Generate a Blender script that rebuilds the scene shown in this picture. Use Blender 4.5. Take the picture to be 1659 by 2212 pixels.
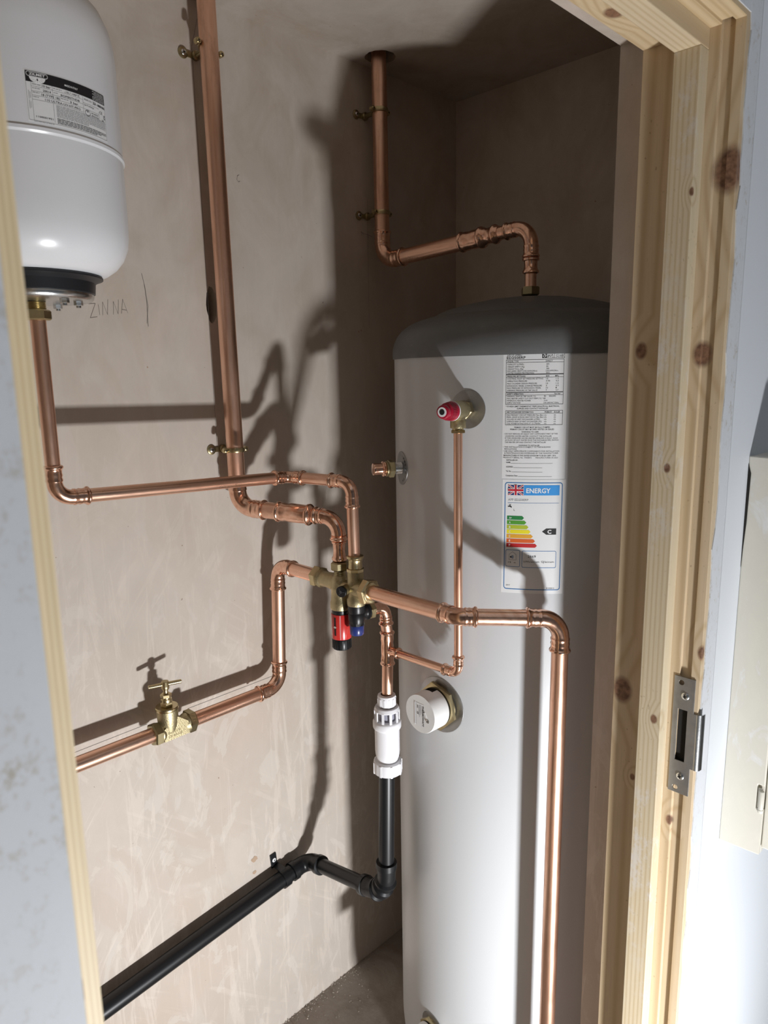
import bpy, bmesh, math, random
from mathutils import Vector, Matrix
from mathutils.geometry import tessellate_polygon

for o in list(bpy.data.objects):
    bpy.data.objects.remove(o)
SC = bpy.context.scene
COL = SC.collection
rnd = random.Random(7)
PI = math.pi

# ------------------------------------------------------------------ camera
cam_d = bpy.data.cameras.new('camera')
cam_d.sensor_fit = 'VERTICAL'
cam_d.sensor_height = 24.0
cam_d.lens = 24.0 * 1545.3 / 2212.0
cam_d.clip_start = 0.02
cam = bpy.data.objects.new('camera', cam_d)
COL.objects.link(cam)
_R = Vector((0.71203, 0.70194, -0.01720)); _U = Vector((-0.12087, 0.14666, 0.98177)); _F = Vector((-0.69167, 0.69698, -0.18927))
m = Matrix.Identity(4)
for i in range(3):
    m[i][0] = _R[i]; m[i][1] = _U[i]; m[i][2] = -_F[i]
m.translation = (1.27, 0.0, 1.60)
cam.matrix_world = m
cam_d.dof.use_dof = True
cam_d.dof.focus_distance = 1.30
cam_d.dof.aperture_fstop = 5.0
SC.camera = cam

# ------------------------------------------------------------------ world, light, exposure
W = bpy.data.worlds.new('world'); SC.world = W; W.use_nodes = True
bg = W.node_tree.nodes['Background']
bg.inputs[0].default_value = (0.62, 0.66, 0.72, 1)
bg.inputs[1].default_value = 0.02

def area_light(name, loc, target, sx, sy, power, col):
    d = bpy.data.lights.new(name, 'AREA'); d.shape = 'RECTANGLE'; d.size = sx; d.size_y = sy
    d.energy = power; d.color = col
    o = bpy.data.objects.new(name, d); COL.objects.link(o)
    o.location = loc
    o.rotation_euler = (Vector(target) - Vector(loc)).to_track_quat('-Z', 'Y').to_euler()
    return o
# LED flood standing low on the hall floor, just right of the doorway, aimed up into the cupboard
area_light('work_light', (1.70, 0.56, 0.13), (0.20, 0.62, 0.85), 0.12, 0.07, 37.0, (0.965, 0.98, 1.0))
# added overhead fill to raise the ambient light, behind the photographer
area_light('hall_ambient_fill', (2.15, -0.35, 2.36), (2.15, -0.35, 0.0), 0.35, 0.35, 0.6, (1.0, 0.97, 0.93))

SC.view_settings.view_transform = 'Standard'
SC.view_settings.look = 'None'
SC.view_settings.gamma = 1.0
SC.view_settings.use_curve_mapping = False
SC.view_settings.exposure = 0.0
SC.cycles.use_denoising = True
SC.cycles.max_bounces = 10
SC.cycles.diffuse_bounces = 6
SC.cycles.glossy_bounces = 5

# ------------------------------------------------------------------ materials
def mat(name):
    mm = bpy.data.materials.new(name); mm.use_nodes = True
    nt = mm.node_tree
    return mm, nt, nt.nodes['Principled BSDF']
def N(nt, t, **kw):
    n = nt.nodes.new(t)
    for k, v in kw.items():
        if k in n.inputs: n.inputs[k].default_value = v
        else: setattr(n, k, v)
    return n
def L(nt, a, b): nt.links.new(a, b)
def coords(nt, scale=(1, 1, 1)):
    t = N(nt, 'ShaderNodeNewGeometry')
    mp = N(nt, 'ShaderNodeMapping'); mp.inputs['Scale'].default_value = scale
    L(nt, t.outputs['Position'], mp.inputs['Vector'])
    return mp.outputs[0]
def noise(nt, vec, scale, detail=4, rough=0.55, dist=0.0):
    n = N(nt, 'ShaderNodeTexNoise'); n.inputs['Scale'].default_value = scale
    n.inputs['Detail'].default_value = detail; n.inputs['Roughness'].default_value = rough
    n.inputs['Distortion'].default_value = dist
    L(nt, vec, n.inputs['Vector']); return n.outputs['Fac']
def ramp(nt, fac, stops):
    r = N(nt, 'ShaderNodeValToRGB'); e = r.color_ramp.elements
    e[0].position = stops[0][0]; e[0].color = (*stops[0][1], 1)
    e[1].position = stops[-1][0]; e[1].color = (*stops[-1][1], 1)
    for p, c in stops[1:-1]:
        x = e.new(p); x.color = (*c, 1)
    L(nt, fac, r.inputs[0]); return r.outputs[0]
def g(v): return (v, v, v)
def mix(nt, fac, a, b, mode='MIX'):
    n = N(nt, 'ShaderNodeMix'); n.data_type = 'RGBA'; n.blend_type = mode
    for s, v in ((n.inputs[0], fac), (n.inputs[6], a), (n.inputs[7], b)):
        if isinstance(v, (int, float)): s.default_value = v
        elif isinstance(v, tuple): s.default_value = (*v, 1)
        else: L(nt, v, s)
    return n.outputs[2]
def math_(nt, op, a, b=0.0):
    n = N(nt, 'ShaderNodeMath'); n.operation = op
    for s, v in ((n.inputs[0], a), (n.inputs[1], b)):
        if isinstance(v, (int, float)): s.default_value = v
        else: L(nt, v, s)
    return n.outputs[0]
def bump(nt, p, height, strength, dist=0.002):
    b = N(nt, 'ShaderNodeBump'); b.inputs['Strength'].default_value = strength
    b.inputs['Distance'].default_value = dist
    L(nt, height, b.inputs['Height']); L(nt, b.outputs[0], p.inputs['Normal'])
def simple(name, col, rough=0.5, metal=0.0, spec=None, var=0.0, vscale=20):
    mm, nt, p = mat(name)
    if var:
        f = noise(nt, coords(nt), vscale)
        c = ramp(nt, f, [(0.3, tuple(v * (1 - var) for v in col)), (0.7, tuple(min(1, v * (1 + var)) for v in col))])
        L(nt, c, p.inputs['Base Color'])
    else:
        p.inputs['Base Color'].default_value = (*col, 1)
    p.inputs['Roughness'].default_value = rough
    p.inputs['Metallic'].default_value = metal
    if spec is not None: p.inputs['Specular IOR Level'].default_value = spec
    return mm

def copper(name, axis, rough, tarnish):
    mm, nt, p = mat(name)
    sc = {'z': (1, 1, .06), 'y': (1, .06, 1), 'x': (.06, 1, 1), 'n': (1, 1, 1)}[axis]
    v = coords(nt, sc)
    f1 = noise(nt, v, 130, 3)
    f2 = noise(nt, coords(nt, tuple(1 if q == 1 else .30 for q in sc)), 30, 6, .7)
    c = ramp(nt, f1, [(0.3, (0.76, 0.44, 0.31)), (0.5, (0.87, 0.54, 0.395)), (0.75, (0.95, 0.65, 0.50))])
    sp = ramp(nt, f2, [(0.52, g(0)), (0.80, g(1))])
    c2 = mix(nt, math_(nt, 'MULTIPLY', sp, tarnish), c, (0.46, 0.235, 0.15))
    L(nt, c2, p.inputs['Base Color'])
    p.inputs['Metallic'].default_value = 1.0
    r = ramp(nt, f2, [(0.3, g(rough)), (0.75, g(rough + .14))])
    L(nt, r, p.inputs['Roughness'])
    bump(nt, p, f1, 0.08, .0006)
    return mm
M = {}
M['cu_z'] = copper('copper_vertical', 'z', .29, .75)
M['cu_y'] = copper('copper_along_wall', 'y', .24, .45)
M['cu_x'] = copper('copper_out_from_wall', 'x', .24, .45)
M['cu_fit'] = copper('copper_fitting', 'n', .13, .18)
def brass(name, col, rough, grain):
    mm, nt, p = mat(name)
    f = noise(nt, coords(nt), 420, 3)
    f2 = noise(nt, coords(nt), 45, 4)
    c = ramp(nt, f2, [(0.3, tuple(v * .78 for v in col)), (0.7, col)])
    L(nt, c, p.inputs['Base Color']); p.inputs['Metallic'].default_value = 1.0
    p.inputs['Roughness'].default_value = rough
    bump(nt, p, f, grain, .0008)
    return mm
M['brass'] = brass('brass_machined', (0.60, 0.50, 0.29), .28, .08)
M['brass_cast'] = brass('brass_cast', (0.52, 0.445, 0.27), .46, .6)
M['brass_dull'] = brass('brass_dull', (0.42, 0.36, 0.21), .36, .12)
M['steel'] = brass('zinc_steel', (0.45, 0.45, 0.45), .46, .2)
M['zinc'] = brass('zinc_bright', (0.74, 0.76, 0.77), .25, .10)
M['enamel'] = simple('white_enamel', (0.72, 0.735, 0.76), .24)
M['jacket'] = simple('painted_steel_jacket', (0.585, 0.60, 0.615), .34)
def lidmat():
    mm, nt, p = mat('grey_plastic_lid')
    f = noise(nt, coords(nt, (1, 1, 2.5)), 30, 8, .7)
    c = ramp(nt, f, [(0.35, (0.125, 0.13, 0.132)), (0.62, (0.14, 0.145, 0.148)), (0.78, (0.20, 0.20, 0.20))])
    L(nt, c, p.inputs['Base Color']); p.inputs['Roughness'].default_value = .48
    return mm
M['lid'] = lidmat()
M['black'] = simple('black_plastic', (0.008, 0.0085, 0.010), .36, spec=.38)
M['black_rubber'] = simple('black_ring', (0.014, 0.015, 0.018), .42)
M['void'] = simple('dark_cavity', (0.010, 0.008, 0.006), .9)
M['white_pl'] = simple('white_plastic', (0.80, 0.80, 0.83), .28)
M['lilac'] = simple('grey_lilac_plastic', (0.30, 0.30, 0.36), .35)
M['imm_white'] = simple('white_cap_plastic', (0.77, 0.77, 0.765), .34)
M['red'] = simple('red_plastic', (0.58, 0.035, 0.03), .25)
M['red_knob'] = simple('crimson_plastic', (0.36, 0.007, 0.032), .33)
M['blue_pl'] = simple('navy_plastic', (0.020, 0.035, 0.17), .3)
M['clear'] = simple('clear_sleeve', (0.95, 0.9, 0.9), .08); 
M['paper'] = simple('label_paper', (0.76, 0.77, 0.78), .42)
M['ink'] = simple('print_black', (0.012, 0.012, 0.014), .5)
M['ink_grey'] = simple('print_grey', (0.22, 0.23, 0.24), .5)
M['pencil'] = simple('pencil_line', (0.20, 0.18, 0.165), .7)
M['ink_white'] = simple('print_white', (0.82, 0.83, 0.84), .45)
for nm, c in (('e_blue', (0.045, 0.30, 0.72)), ('e_border', (0.03, 0.17, 0.42)), ('e1', (0.022, 0.21, 0.055)), ('e2', (0.085, 0.32, 0.035)),
              ('e3', (0.42, 0.50, 0.03)), ('e4', (0.80, 0.70, 0.02)), ('e5', (0.74, 0.36, 0.03)), ('e6', (0.66, 0.12, 0.02)),
              ('e7', (0.50, 0.015, 0.018)), ('flag_blue', (0.02, 0.03, 0.16)), ('flag_red', (0.52, 0.02, 0.04))):
    M[nm] = simple('print_' + nm, c, .45)

def plaster(name, tint, warm):
    mm, nt, p = mat(name)
    big = noise(nt, coords(nt, (1, 1, .8)), 2.6, 5, .6, .6)
    mid = noise(nt, coords(nt, (1, 1, .7)), 11, 6, .65, 1.2)
    strk = noise(nt, coords(nt, (1, 1, .12)), 22, 5, .7, 1.6)
    fine = noise(nt, coords(nt), 160, 3)
    c = ramp(nt, big, [(0.30, tuple(v * .90 for v in tint)), (0.52, tint), (0.72, warm)])
    c = mix(nt, ramp(nt, mid, [(0.35, g(0)), (0.70, g(.30))]), c, tuple(v * .78 for v in tint))
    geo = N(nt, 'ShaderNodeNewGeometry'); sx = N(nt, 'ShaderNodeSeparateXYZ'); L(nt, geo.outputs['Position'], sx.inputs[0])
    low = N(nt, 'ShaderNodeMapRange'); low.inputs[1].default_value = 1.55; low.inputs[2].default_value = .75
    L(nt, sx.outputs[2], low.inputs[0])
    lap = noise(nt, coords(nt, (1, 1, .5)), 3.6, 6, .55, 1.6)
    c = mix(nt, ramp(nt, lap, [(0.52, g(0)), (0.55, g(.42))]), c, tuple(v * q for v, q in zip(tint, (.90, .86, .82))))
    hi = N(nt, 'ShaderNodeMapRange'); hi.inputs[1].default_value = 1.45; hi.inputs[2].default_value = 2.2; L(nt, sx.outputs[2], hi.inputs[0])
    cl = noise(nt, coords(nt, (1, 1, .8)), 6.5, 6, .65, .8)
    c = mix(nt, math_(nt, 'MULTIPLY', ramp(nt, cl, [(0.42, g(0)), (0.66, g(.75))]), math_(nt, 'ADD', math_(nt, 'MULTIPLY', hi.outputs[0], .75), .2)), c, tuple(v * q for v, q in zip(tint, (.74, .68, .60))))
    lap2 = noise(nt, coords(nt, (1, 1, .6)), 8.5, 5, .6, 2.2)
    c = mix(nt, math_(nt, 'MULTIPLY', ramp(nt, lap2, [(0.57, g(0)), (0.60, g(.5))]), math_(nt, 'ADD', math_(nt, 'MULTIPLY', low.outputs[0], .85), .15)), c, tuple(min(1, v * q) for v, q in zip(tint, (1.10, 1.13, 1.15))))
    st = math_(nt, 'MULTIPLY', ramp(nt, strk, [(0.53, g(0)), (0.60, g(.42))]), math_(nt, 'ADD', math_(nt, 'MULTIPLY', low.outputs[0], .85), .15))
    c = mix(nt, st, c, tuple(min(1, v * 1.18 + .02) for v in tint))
    for ang, sd, amt in ((.62, 3.1, .34), (-.85, 8.7, .26)):
        tc = N(nt, 'ShaderNodeNewGeometry')
        ma = N(nt, 'ShaderNodeMapping'); ma.inputs['Rotation'].default_value = (ang, 0, 0); ma.inputs['Location'].default_value = (sd, sd, sd)
        L(nt, tc.outputs['Position'], ma.inputs['Vector'])
        mb_ = N(nt, 'ShaderNodeMapping'); mb_.inputs['Scale'].default_value = (1, 1, .06); L(nt, ma.outputs[0], mb_.inputs['Vector'])
        sc_ = noise(nt, mb_.outputs[0], 60, 3, .6, .5)
        msk = noise(nt, ma.outputs[0], 4.5, 3, .6, 1.0)
        sm = math_(nt, 'MULTIPLY', ramp(nt, sc_, [(0.55, g(0)), (0.63, g(1))]), ramp(nt, msk, [(0.52, g(0)), (0.62, g(amt))]))
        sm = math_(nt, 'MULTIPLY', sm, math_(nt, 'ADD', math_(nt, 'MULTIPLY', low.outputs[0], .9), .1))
        c = mix(nt, sm, c, tuple(min(1, v * 1.22 + .03) for v in tint))
    spk = noise(nt, coords(nt), 90, 2, .4)
    c = mix(nt, ramp(nt, spk, [(0.775, g(0)), (0.80, g(.7))]), c, (0.23, 0.15, 0.10))
    L(nt, c, p.inputs['Base Color'])
    p.inputs['Roughness'].default_value = .62
    p.inputs['Specular IOR Level'].default_value = .35
    b1 = N(nt, 'ShaderNodeBump'); b1.inputs['Strength'].default_value = .16; b1.inputs['Distance'].default_value = .004
    L(nt, strk, b1.inputs['Height'])
    b2 = N(nt, 'ShaderNodeBump'); b2.inputs['Strength'].default_value = .06; b2.inputs['Distance'].default_value = .001
    L(nt, fine, b2.inputs['Height']); L(nt, b1.outputs[0], b2.inputs['Normal']); L(nt, b2.outputs[0], p.inputs['Normal'])
    return mm
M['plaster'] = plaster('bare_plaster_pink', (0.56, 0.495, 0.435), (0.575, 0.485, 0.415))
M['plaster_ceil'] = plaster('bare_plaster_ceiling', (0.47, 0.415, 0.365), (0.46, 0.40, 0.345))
def paintmat():
    mm, nt, p = mat('white_wall_paint')
    f = noise(nt, coords(nt), 300, 3)
    p.inputs['Base Color'].default_value = (0.66, 0.69, 0.73, 1); p.inputs['Roughness'].default_value = .5
    bump(nt, p, f, .12, .0008); return mm
M['paint'] = paintmat()
def stained():
    mm, nt, p = mat('skimmed_plaster_edge')
    f = noise(nt, coords(nt, (1, 1, .8)), 95, 6, .75)
    f2 = noise(nt, coords(nt, (1, 1, .5)), 12, 3)
    c = ramp(nt, f, [(0.53, (0.58, 0.60, 0.63)), (0.66, (0.40, 0.365, 0.31))])
    c = mix(nt, ramp(nt, f2, [(0.40, g(0)), (0.62, g(1))]), (0.60, 0.62, 0.65), c)
    L(nt, c, p.inputs['Base Color']); p.inputs['Roughness'].default_value = .7
    bump(nt, p, f, .2, .001); return mm
M['stained'] = stained()
def creamm():
    mm, nt, p = mat('old_cream_gloss')
    f = noise(nt, coords(nt, (1, 1, .5)), 18, 6, .7, 1.5)
    f2 = noise(nt, coords(nt, (1, 1, .25)), 120, 3)
    c = ramp(nt, f, [(0.38, (0.60, 0.575, 0.50)), (0.55, (0.585, 0.56, 0.49)), (0.66, (0.64, 0.635, 0.62))])
    L(nt, c, p.inputs['Base Color']); p.inputs['Roughness'].default_value = .36
    bump(nt, p, f2, .25, .001); return mm
M['cream'] = creamm()
def floorm():
    mm, nt, p = mat('dusty_concrete')
    f = noise(nt, coords(nt), 7, 7, .65, .8); f2 = noise(nt, coords(nt), 60, 5, .7)
    c = ramp(nt, f, [(0.3, (0.23, 0.19, 0.155)), (0.55, (0.32, 0.275, 0.235)), (0.75, (0.42, 0.385, 0.345))])
    c = mix(nt, ramp(nt, f2, [(0.55, g(0)), (0.75, g(.5))]), c, (0.42, 0.36, 0.30))
    L(nt, c, p.inputs['Base Color']); p.inputs['Roughness'].default_value = .8
    bump(nt, p, f2, .35, .003); return mm
M['floor'] = floorm()
M['hall_floor'] = simple('hall_floor_boards', (0.24, 0.20, 0.165), .7, var=.15, vscale=6)

def wood(name, axis, across, base=(0.70, 0.52, 0.30), knots=(), paint=0.0, pores=0.0, seed=0.0, ring=34.0):
    # pine: rings stretched along the grain axis, with knots given by their world positions
    mm, nt, p = mat(name)
    geo = N(nt, 'ShaderNodeNewGeometry'); sx = N(nt, 'ShaderNodeSeparateXYZ'); L(nt, geo.outputs['Position'], sx.inputs[0])
    sc = [1.0, 1.0, 1.0]; sc['xyz'.index(axis)] = .045
    mp = N(nt, 'ShaderNodeMapping'); mp.inputs['Scale'].default_value = sc; mp.inputs['Location'].default_value = (seed, seed * .7, seed * .3)
    L(nt, geo.outputs['Position'], mp.inputs['Vector'])
    warp = noise(nt, mp.outputs[0], 9, 3, .5)
    co = sx.outputs['xyz'.index(across)]
    # knot field bends the grain
    kd = None; kmask = None
    for (pos, rad) in knots:
        vd = N(nt, 'ShaderNodeVectorMath'); vd.operation = 'SUBTRACT'; L(nt, geo.outputs['Position'], vd.inputs[0]); vd.inputs[1].default_value = pos
        vm = N(nt, 'ShaderNodeVectorMath'); vm.operation = 'MULTIPLY'; L(nt, vd.outputs[0], vm.inputs[0])
        e = [1.0, 1.0, 1.0]; e['xyz'.index(axis)] = .72; vm.inputs[1].default_value = e
        ln = N(nt, 'ShaderNodeVectorMath'); ln.operation = 'LENGTH'; L(nt, vm.outputs[0], ln.inputs[0])
        d = math_(nt, 'DIVIDE', ln.outputs['Value'], rad)
        mr = N(nt, 'ShaderNodeMapRange'); mr.inputs[1].default_value = 1.2; mr.inputs[2].default_value = .75; L(nt, d, mr.inputs[0])
        inf = N(nt, 'ShaderNodeMapRange'); inf.inputs[1].default_value = 4.5; inf.inputs[2].default_value = .8; L(nt, d, inf.inputs[0])
        kmask = mr.outputs[0] if kmask is None else math_(nt, 'MAXIMUM', kmask, mr.outputs[0])
        kd = inf.outputs[0] if kd is None else math_(nt, 'MAXIMUM', kd, inf.outputs[0])
    ph = math_(nt, 'ADD', math_(nt, 'MULTIPLY', co, ring * 6.283), math_(nt, 'MULTIPLY', warp, 13.0))
    if kd is not None: ph = math_(nt, 'ADD', ph, math_(nt, 'MULTIPLY', kd, 9.0))
    s = math_(nt, 'ADD', math_(nt, 'MULTIPLY', math_(nt, 'SINE', ph), .5), .5)
    s = math_(nt, 'POWER', s, 2.2)
    fine = noise(nt, mp.outputs[0], 420, 3)
    c = mix(nt, math_(nt, 'MULTIPLY', s, .52), base, tuple(v * q for v, q in zip(base, (.70, .60, .45))))
    c = mix(nt, ramp(nt, fine, [(0.4, g(0)), (0.75, g(.28))]), c, tuple(v * .74 for v in base))
    if pores:
        po = noise(nt, coords(nt, (1, 1, .6)), 210, 2, .3)
        big = noise(nt, coords(nt), 7, 2)
        c = mix(nt, math_(nt, 'MULTIPLY', ramp(nt, po, [(0.70, g(0)), (0.75, g(pores))]), ramp(nt, big, [(0.42, g(0)), (0.58, g(1))])), c, (0.20, 0.13, 0.06))
    if kmask is not None:
        kn = noise(nt, coords(nt), 120, 3)
        c = mix(nt, kmask, c, ramp(nt, kn, [(0.35, (0.13, 0.062, 0.036)), (0.7, (0.30, 0.165, 0.095))]))
    if paint:
        pa = noise(nt, coords(nt, (1, 1, .55)), 38, 6, .75)
        bg_ = noise(nt, coords(nt, (1, 1, .5)), 5, 2)
        c = mix(nt, math_(nt, 'MULTIPLY', ramp(nt, pa, [(0.52, g(0)), (0.62, g(paint))]), ramp(nt, bg_, [(0.45, g(0)), (0.6, g(1))])), c, (0.62, 0.60, 0.58))
    L(nt, c, p.inputs['Base Color']); p.inputs['Roughness'].default_value = .58
    bump(nt, p, fine, .12, .0008)
    return mm

# ------------------------------------------------------------------ geometry helpers
class Geo:
    def __init__(s): s.v = []; s.f = []
    def add(s, v, f):
        b = len(s.v); s.v += [Vector(x) for x in v]; s.f += [[b + i for i in q] for q in f]; return s
    def sweep(s, pts, radii, seg=24, cap=True):
        pts = [Vector(p) for p in pts]
        n = len(pts)
        if not hasattr(radii, '__len__'): radii = [radii] * n
        T = []
        for i in range(n):
            a = pts[max(i - 1, 0)]; b = pts[min(i + 1, n - 1)]
            t = (b - a)
            if t.length < 1e-9: t = T[-1] if T else Vector((0, 0, 1))
            T.append(t.normalized())
        ref = Vector((0, 0, 1)) if abs(T[0].z) < .9 else Vector((1, 0, 0))
        nrm = (ref - T[0] * ref.dot(T[0])).normalized()
        vs = []; fs = []
        for i in range(n):
            nrm = (nrm - T[i] * nrm.dot(T[i])).normalized()
            bi = T[i].cross(nrm)
            for k in range(seg):
                a = 2 * PI * k / seg
                vs.append(pts[i] + (nrm * math.cos(a) + bi * math.sin(a)) * radii[i])
        for i in range(n - 1):
            for k in range(seg):
                k2 = (k + 1) % seg
                fs.append([i * seg + k, i * seg + k2, (i + 1) * seg + k2, (i + 1) * seg + k])
        if cap:
            if radii[0] > 1e-6: fs.append(list(range(seg))[::-1])
            if radii[-1] > 1e-6: fs.append([(n - 1) * seg + k for k in range(seg)])
        return s.add(vs, fs)
    def lathe(s, o, d, prof, seg=32, cap=True):
        o = Vector(o); d = Vector(d).normalized()
        ref = Vector((0, 0, 1)) if abs(d.z) < .9 else Vector((1, 0, 0))
        u = (ref - d * ref.dot(d)).normalized(); w = d.cross(u)
        vs = []; fs = []
        for r, h in prof:
            for k in range(seg):
                a = 2 * PI * k / seg
                vs.append(o + d * h + (u * math.cos(a) + w * math.sin(a)) * r)
        n = len(prof)
        for i in range(n - 1):
            for k in range(seg):
                k2 = (k + 1) % seg
                fs.append([i * seg + k, i * seg + k2, (i + 1) * seg + k2, (i + 1) * seg + k])
        if cap:
            fs.append(list(range(seg))[::-1]); fs.append([(n - 1) * seg + k for k in range(seg)])
        return s.add(vs, fs)
    def hexnut(s, o, d, r, length, bore=0.0, rot=0.0, sides=6):
        o = Vector(o); d = Vector(d).normalized()
        ref = Vector((0, 0, 1)) if abs(d.z) < .9 else Vector((1, 0, 0))
        u = (ref - d * ref.dot(d)).normalized(); w = d.cross(u)
        ch = length * .14; vs = []; fs = []
        rows = [(r * .88, 0), (r, ch), (r, length - ch), (r * .88, length)]
        for rr, h in rows:
            for k in range(sides):
                a = 2 * PI * k / sides + rot
                vs.append(o + d * h + (u * math.cos(a) + w * math.sin(a)) * rr)
        for i in range(3):
            for k in range(sides):
                k2 = (k + 1) % sides
                fs.append([i * sides + k, i * sides + k2, (i + 1) * sides + k2, (i + 1) * sides + k])
        fs.append(list(range(sides))[::-1]); fs.append([3 * sides + k for k in range(sides)])
        return s.add(vs, fs)
    def box(s, a, b):
        x0, y0, z0 = a; x1, y1, z1 = b
        v = [(x0, y0, z0), (x1, y0, z0), (x1, y1, z0), (x0, y1, z0), (x0, y0, z1), (x1, y0, z1), (x1, y1, z1), (x0, y1, z1)]
        return s.add(v, [[3, 2, 1, 0], [4, 5, 6, 7], [0, 1, 5, 4], [1, 2, 6, 5], [2, 3, 7, 6], [3, 0, 4, 7]])
    def obox(s, c, ax, half):
        c = Vector(c); A = [Vector(a).normalized() * h for a, h in zip(ax, half)]
        v = []
        for sz in (-1, 1):
            for sx_, sy in ((-1, -1), (1, -1), (1, 1), (-1, 1)):
                v.append(c + A[0] * sx_ + A[1] * sy + A[2] * sz)
        return s.add(v, [[3, 2, 1, 0], [4, 5, 6, 7], [0, 1, 5, 4], [1, 2, 6, 5], [2, 3, 7, 6], [3, 0, 4, 7]])
    def prism(s, loops, o, u, w, d):
        # loops: outer polygon then holes, in (a,b) on axes u,w from o; extruded by vector d
        o = Vector(o); u = Vector(u); w = Vector(w); d = Vector(d)
        L2 = [[Vector((a, b, 0)) for a, b in lp] for lp in loops]
        tri = tessellate_polygon(L2)
        flat = [p for lp in L2 for p in lp]; n = len(flat)
        vs = [o + u * p.x + w * p.y for p in flat]; vs += [q + d for q in vs]
        fs = [list(t) for t in tri] + [[t[2] + n, t[1] + n, t[0] + n] for t in tri]
        b = 0
        for lp in L2:
            k = len(lp)
            for i in range(k):
                j = (i + 1) % k
                fs.append([b + i, b + j, b + j + n, b + i + n])
            b += k
        return s.add(vs, fs)

ORG = {}
def tag(o, label=None, cat=None, group=None, kind=None):
    if label: o['label'] = label
    if cat: o['category'] = cat
    if group: o['group'] = group
    if kind: o['kind'] = kind
    return o
def thing(name, label, cat, loc, group=None):
    o = bpy.data.objects.new(name, None); COL.objects.link(o); o.location = loc; o.empty_display_size = .02
    ORG[o.name] = Vector(loc)
    return tag(o, label, cat, group)
def build(name, geo, m_, parent=None, smooth=40, bevel=0.0, recalc=True, label=None):
    org = ORG[parent.name] if parent else Vector((0, 0, 0))
    me = bpy.data.meshes.new(name)
    me.from_pydata([tuple(v - org) for v in geo.v], [], geo.f)
    if recalc:
        bm = bmesh.new(); bm.from_mesh(me)
        bmesh.ops.remove_doubles(bm, verts=bm.verts, dist=1e-6)
        bmesh.ops.recalc_face_normals(bm, faces=bm.faces)
        bm.to_mesh(me); bm.free()
    me.update()
    if smooth:
        for p in me.polygons: p.use_smooth = True
        me.set_sharp_from_angle(angle=math.radians(smooth))
    me.materials.append(M[m_] if isinstance(m_, str) else m_)
    o = bpy.data.objects.new(name, me); COL.objects.link(o)
    ORG[o.name] = org
    if parent: o.parent = parent
    if bevel:
        b = o.modifiers.new('bevel', 'BEVEL'); b.width = bevel; b.segments = 2; b.limit_method = 'ANGLE'
    if label: o['label'] = label
    return o
def structure(name, geo, m_, parent=None, **kw):
    o = build(name, geo, m_, parent, **kw)
    if not parent: o['kind'] = 'structure'
    return o
def circle(cx, cy, r, n=32, ry=None, wob=0.0):
    ry = r if ry is None else ry
    return [(cx + r * math.cos(2 * PI * i / n) * (1 + wob * rnd.uniform(-1, 1)), cy + ry * math.sin(2 * PI * i / n) * (1 + wob * rnd.uniform(-1, 1))) for i in range(n)]

# ------------------------------------------------------------------ the setting
XO, XI = 0.9085, 0.7290         # outer and inner face of the doorway wall
YJ, YL = 1.0091, 0.1213         # right and left lining faces
ZH = 2.022                      # underside of the head lining
ZC = 2.284                      # cupboard ceiling
YS = 1.57                       # side wall of the cupboard

g_ = Geo().prism([[(-.60, -.05), (1.70, -.05), (1.70, 2.42), (-.60, 2.42)], circle(.8060, 1.740, .0115, 20, .036, .06)],
                 (0, 0, 0), (0, 1, 0), (0, 0, 1), (-.08, 0, 0))
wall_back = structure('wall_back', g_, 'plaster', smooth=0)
g_ = Geo().box((-.10, .76, 1.66), (-.081, .85, 1.82))
build('hole_backing', g_, 'void', wall_back, smooth=0)
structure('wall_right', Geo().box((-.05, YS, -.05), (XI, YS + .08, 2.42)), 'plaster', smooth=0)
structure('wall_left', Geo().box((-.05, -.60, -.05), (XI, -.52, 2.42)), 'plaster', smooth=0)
# ceiling with the hole the hot pipe goes through
g_ = Geo().prism([[(-.05, -.60), (XI + .02, -.60), (XI + .02, YS + .05), (-.05, YS + .05)], circle(.056, 1.236, .034, 28, None, .04)],
                 (0, 0, ZC), (1, 0, 0), (0, 1, 0), (0, 0, .045))
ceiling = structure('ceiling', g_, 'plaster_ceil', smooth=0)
build('ceiling_void', Geo().box((-.02, 1.16, ZC + .09), (.14, 1.31, ZC + .11)), 'void', ceiling, smooth=0)
structure('floor', Geo().box((-.05, -.60, -.06), (XO, YS + .05, 0)), 'floor', smooth=0)
structure('floor_hall', Geo().box((XO, -3.3, -.06), (5.0, 2.6, 0)), 'hall_floor', smooth=0)

# doorway wall: right of the opening, left of it and above it, plus the bare plaster reveal inside
wf = Geo()
wf.box((XI, YJ + .05, -.05), (XO - .003, YS + 1.0, 2.42))
wf.box((XI, YJ + .027, -.05), (.7761, YJ + .05, 2.42))
wf.box((XI, -3.2, -.05), (XO - .003, YL - .05, 2.42))
wf.box((XI, YL - .05, -.05), (.7761, YL - .027, 2.42))
wf.box((XI, YL - .05, ZH + .05), (XO - .003, YJ + .05, 2.42))
wf.box((XI, YL - .02, ZH + .028), (.7761, YJ + .027, ZH + .05))
wall_front = structure('wall_front', wf, 'plaster', smooth=0)
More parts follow.
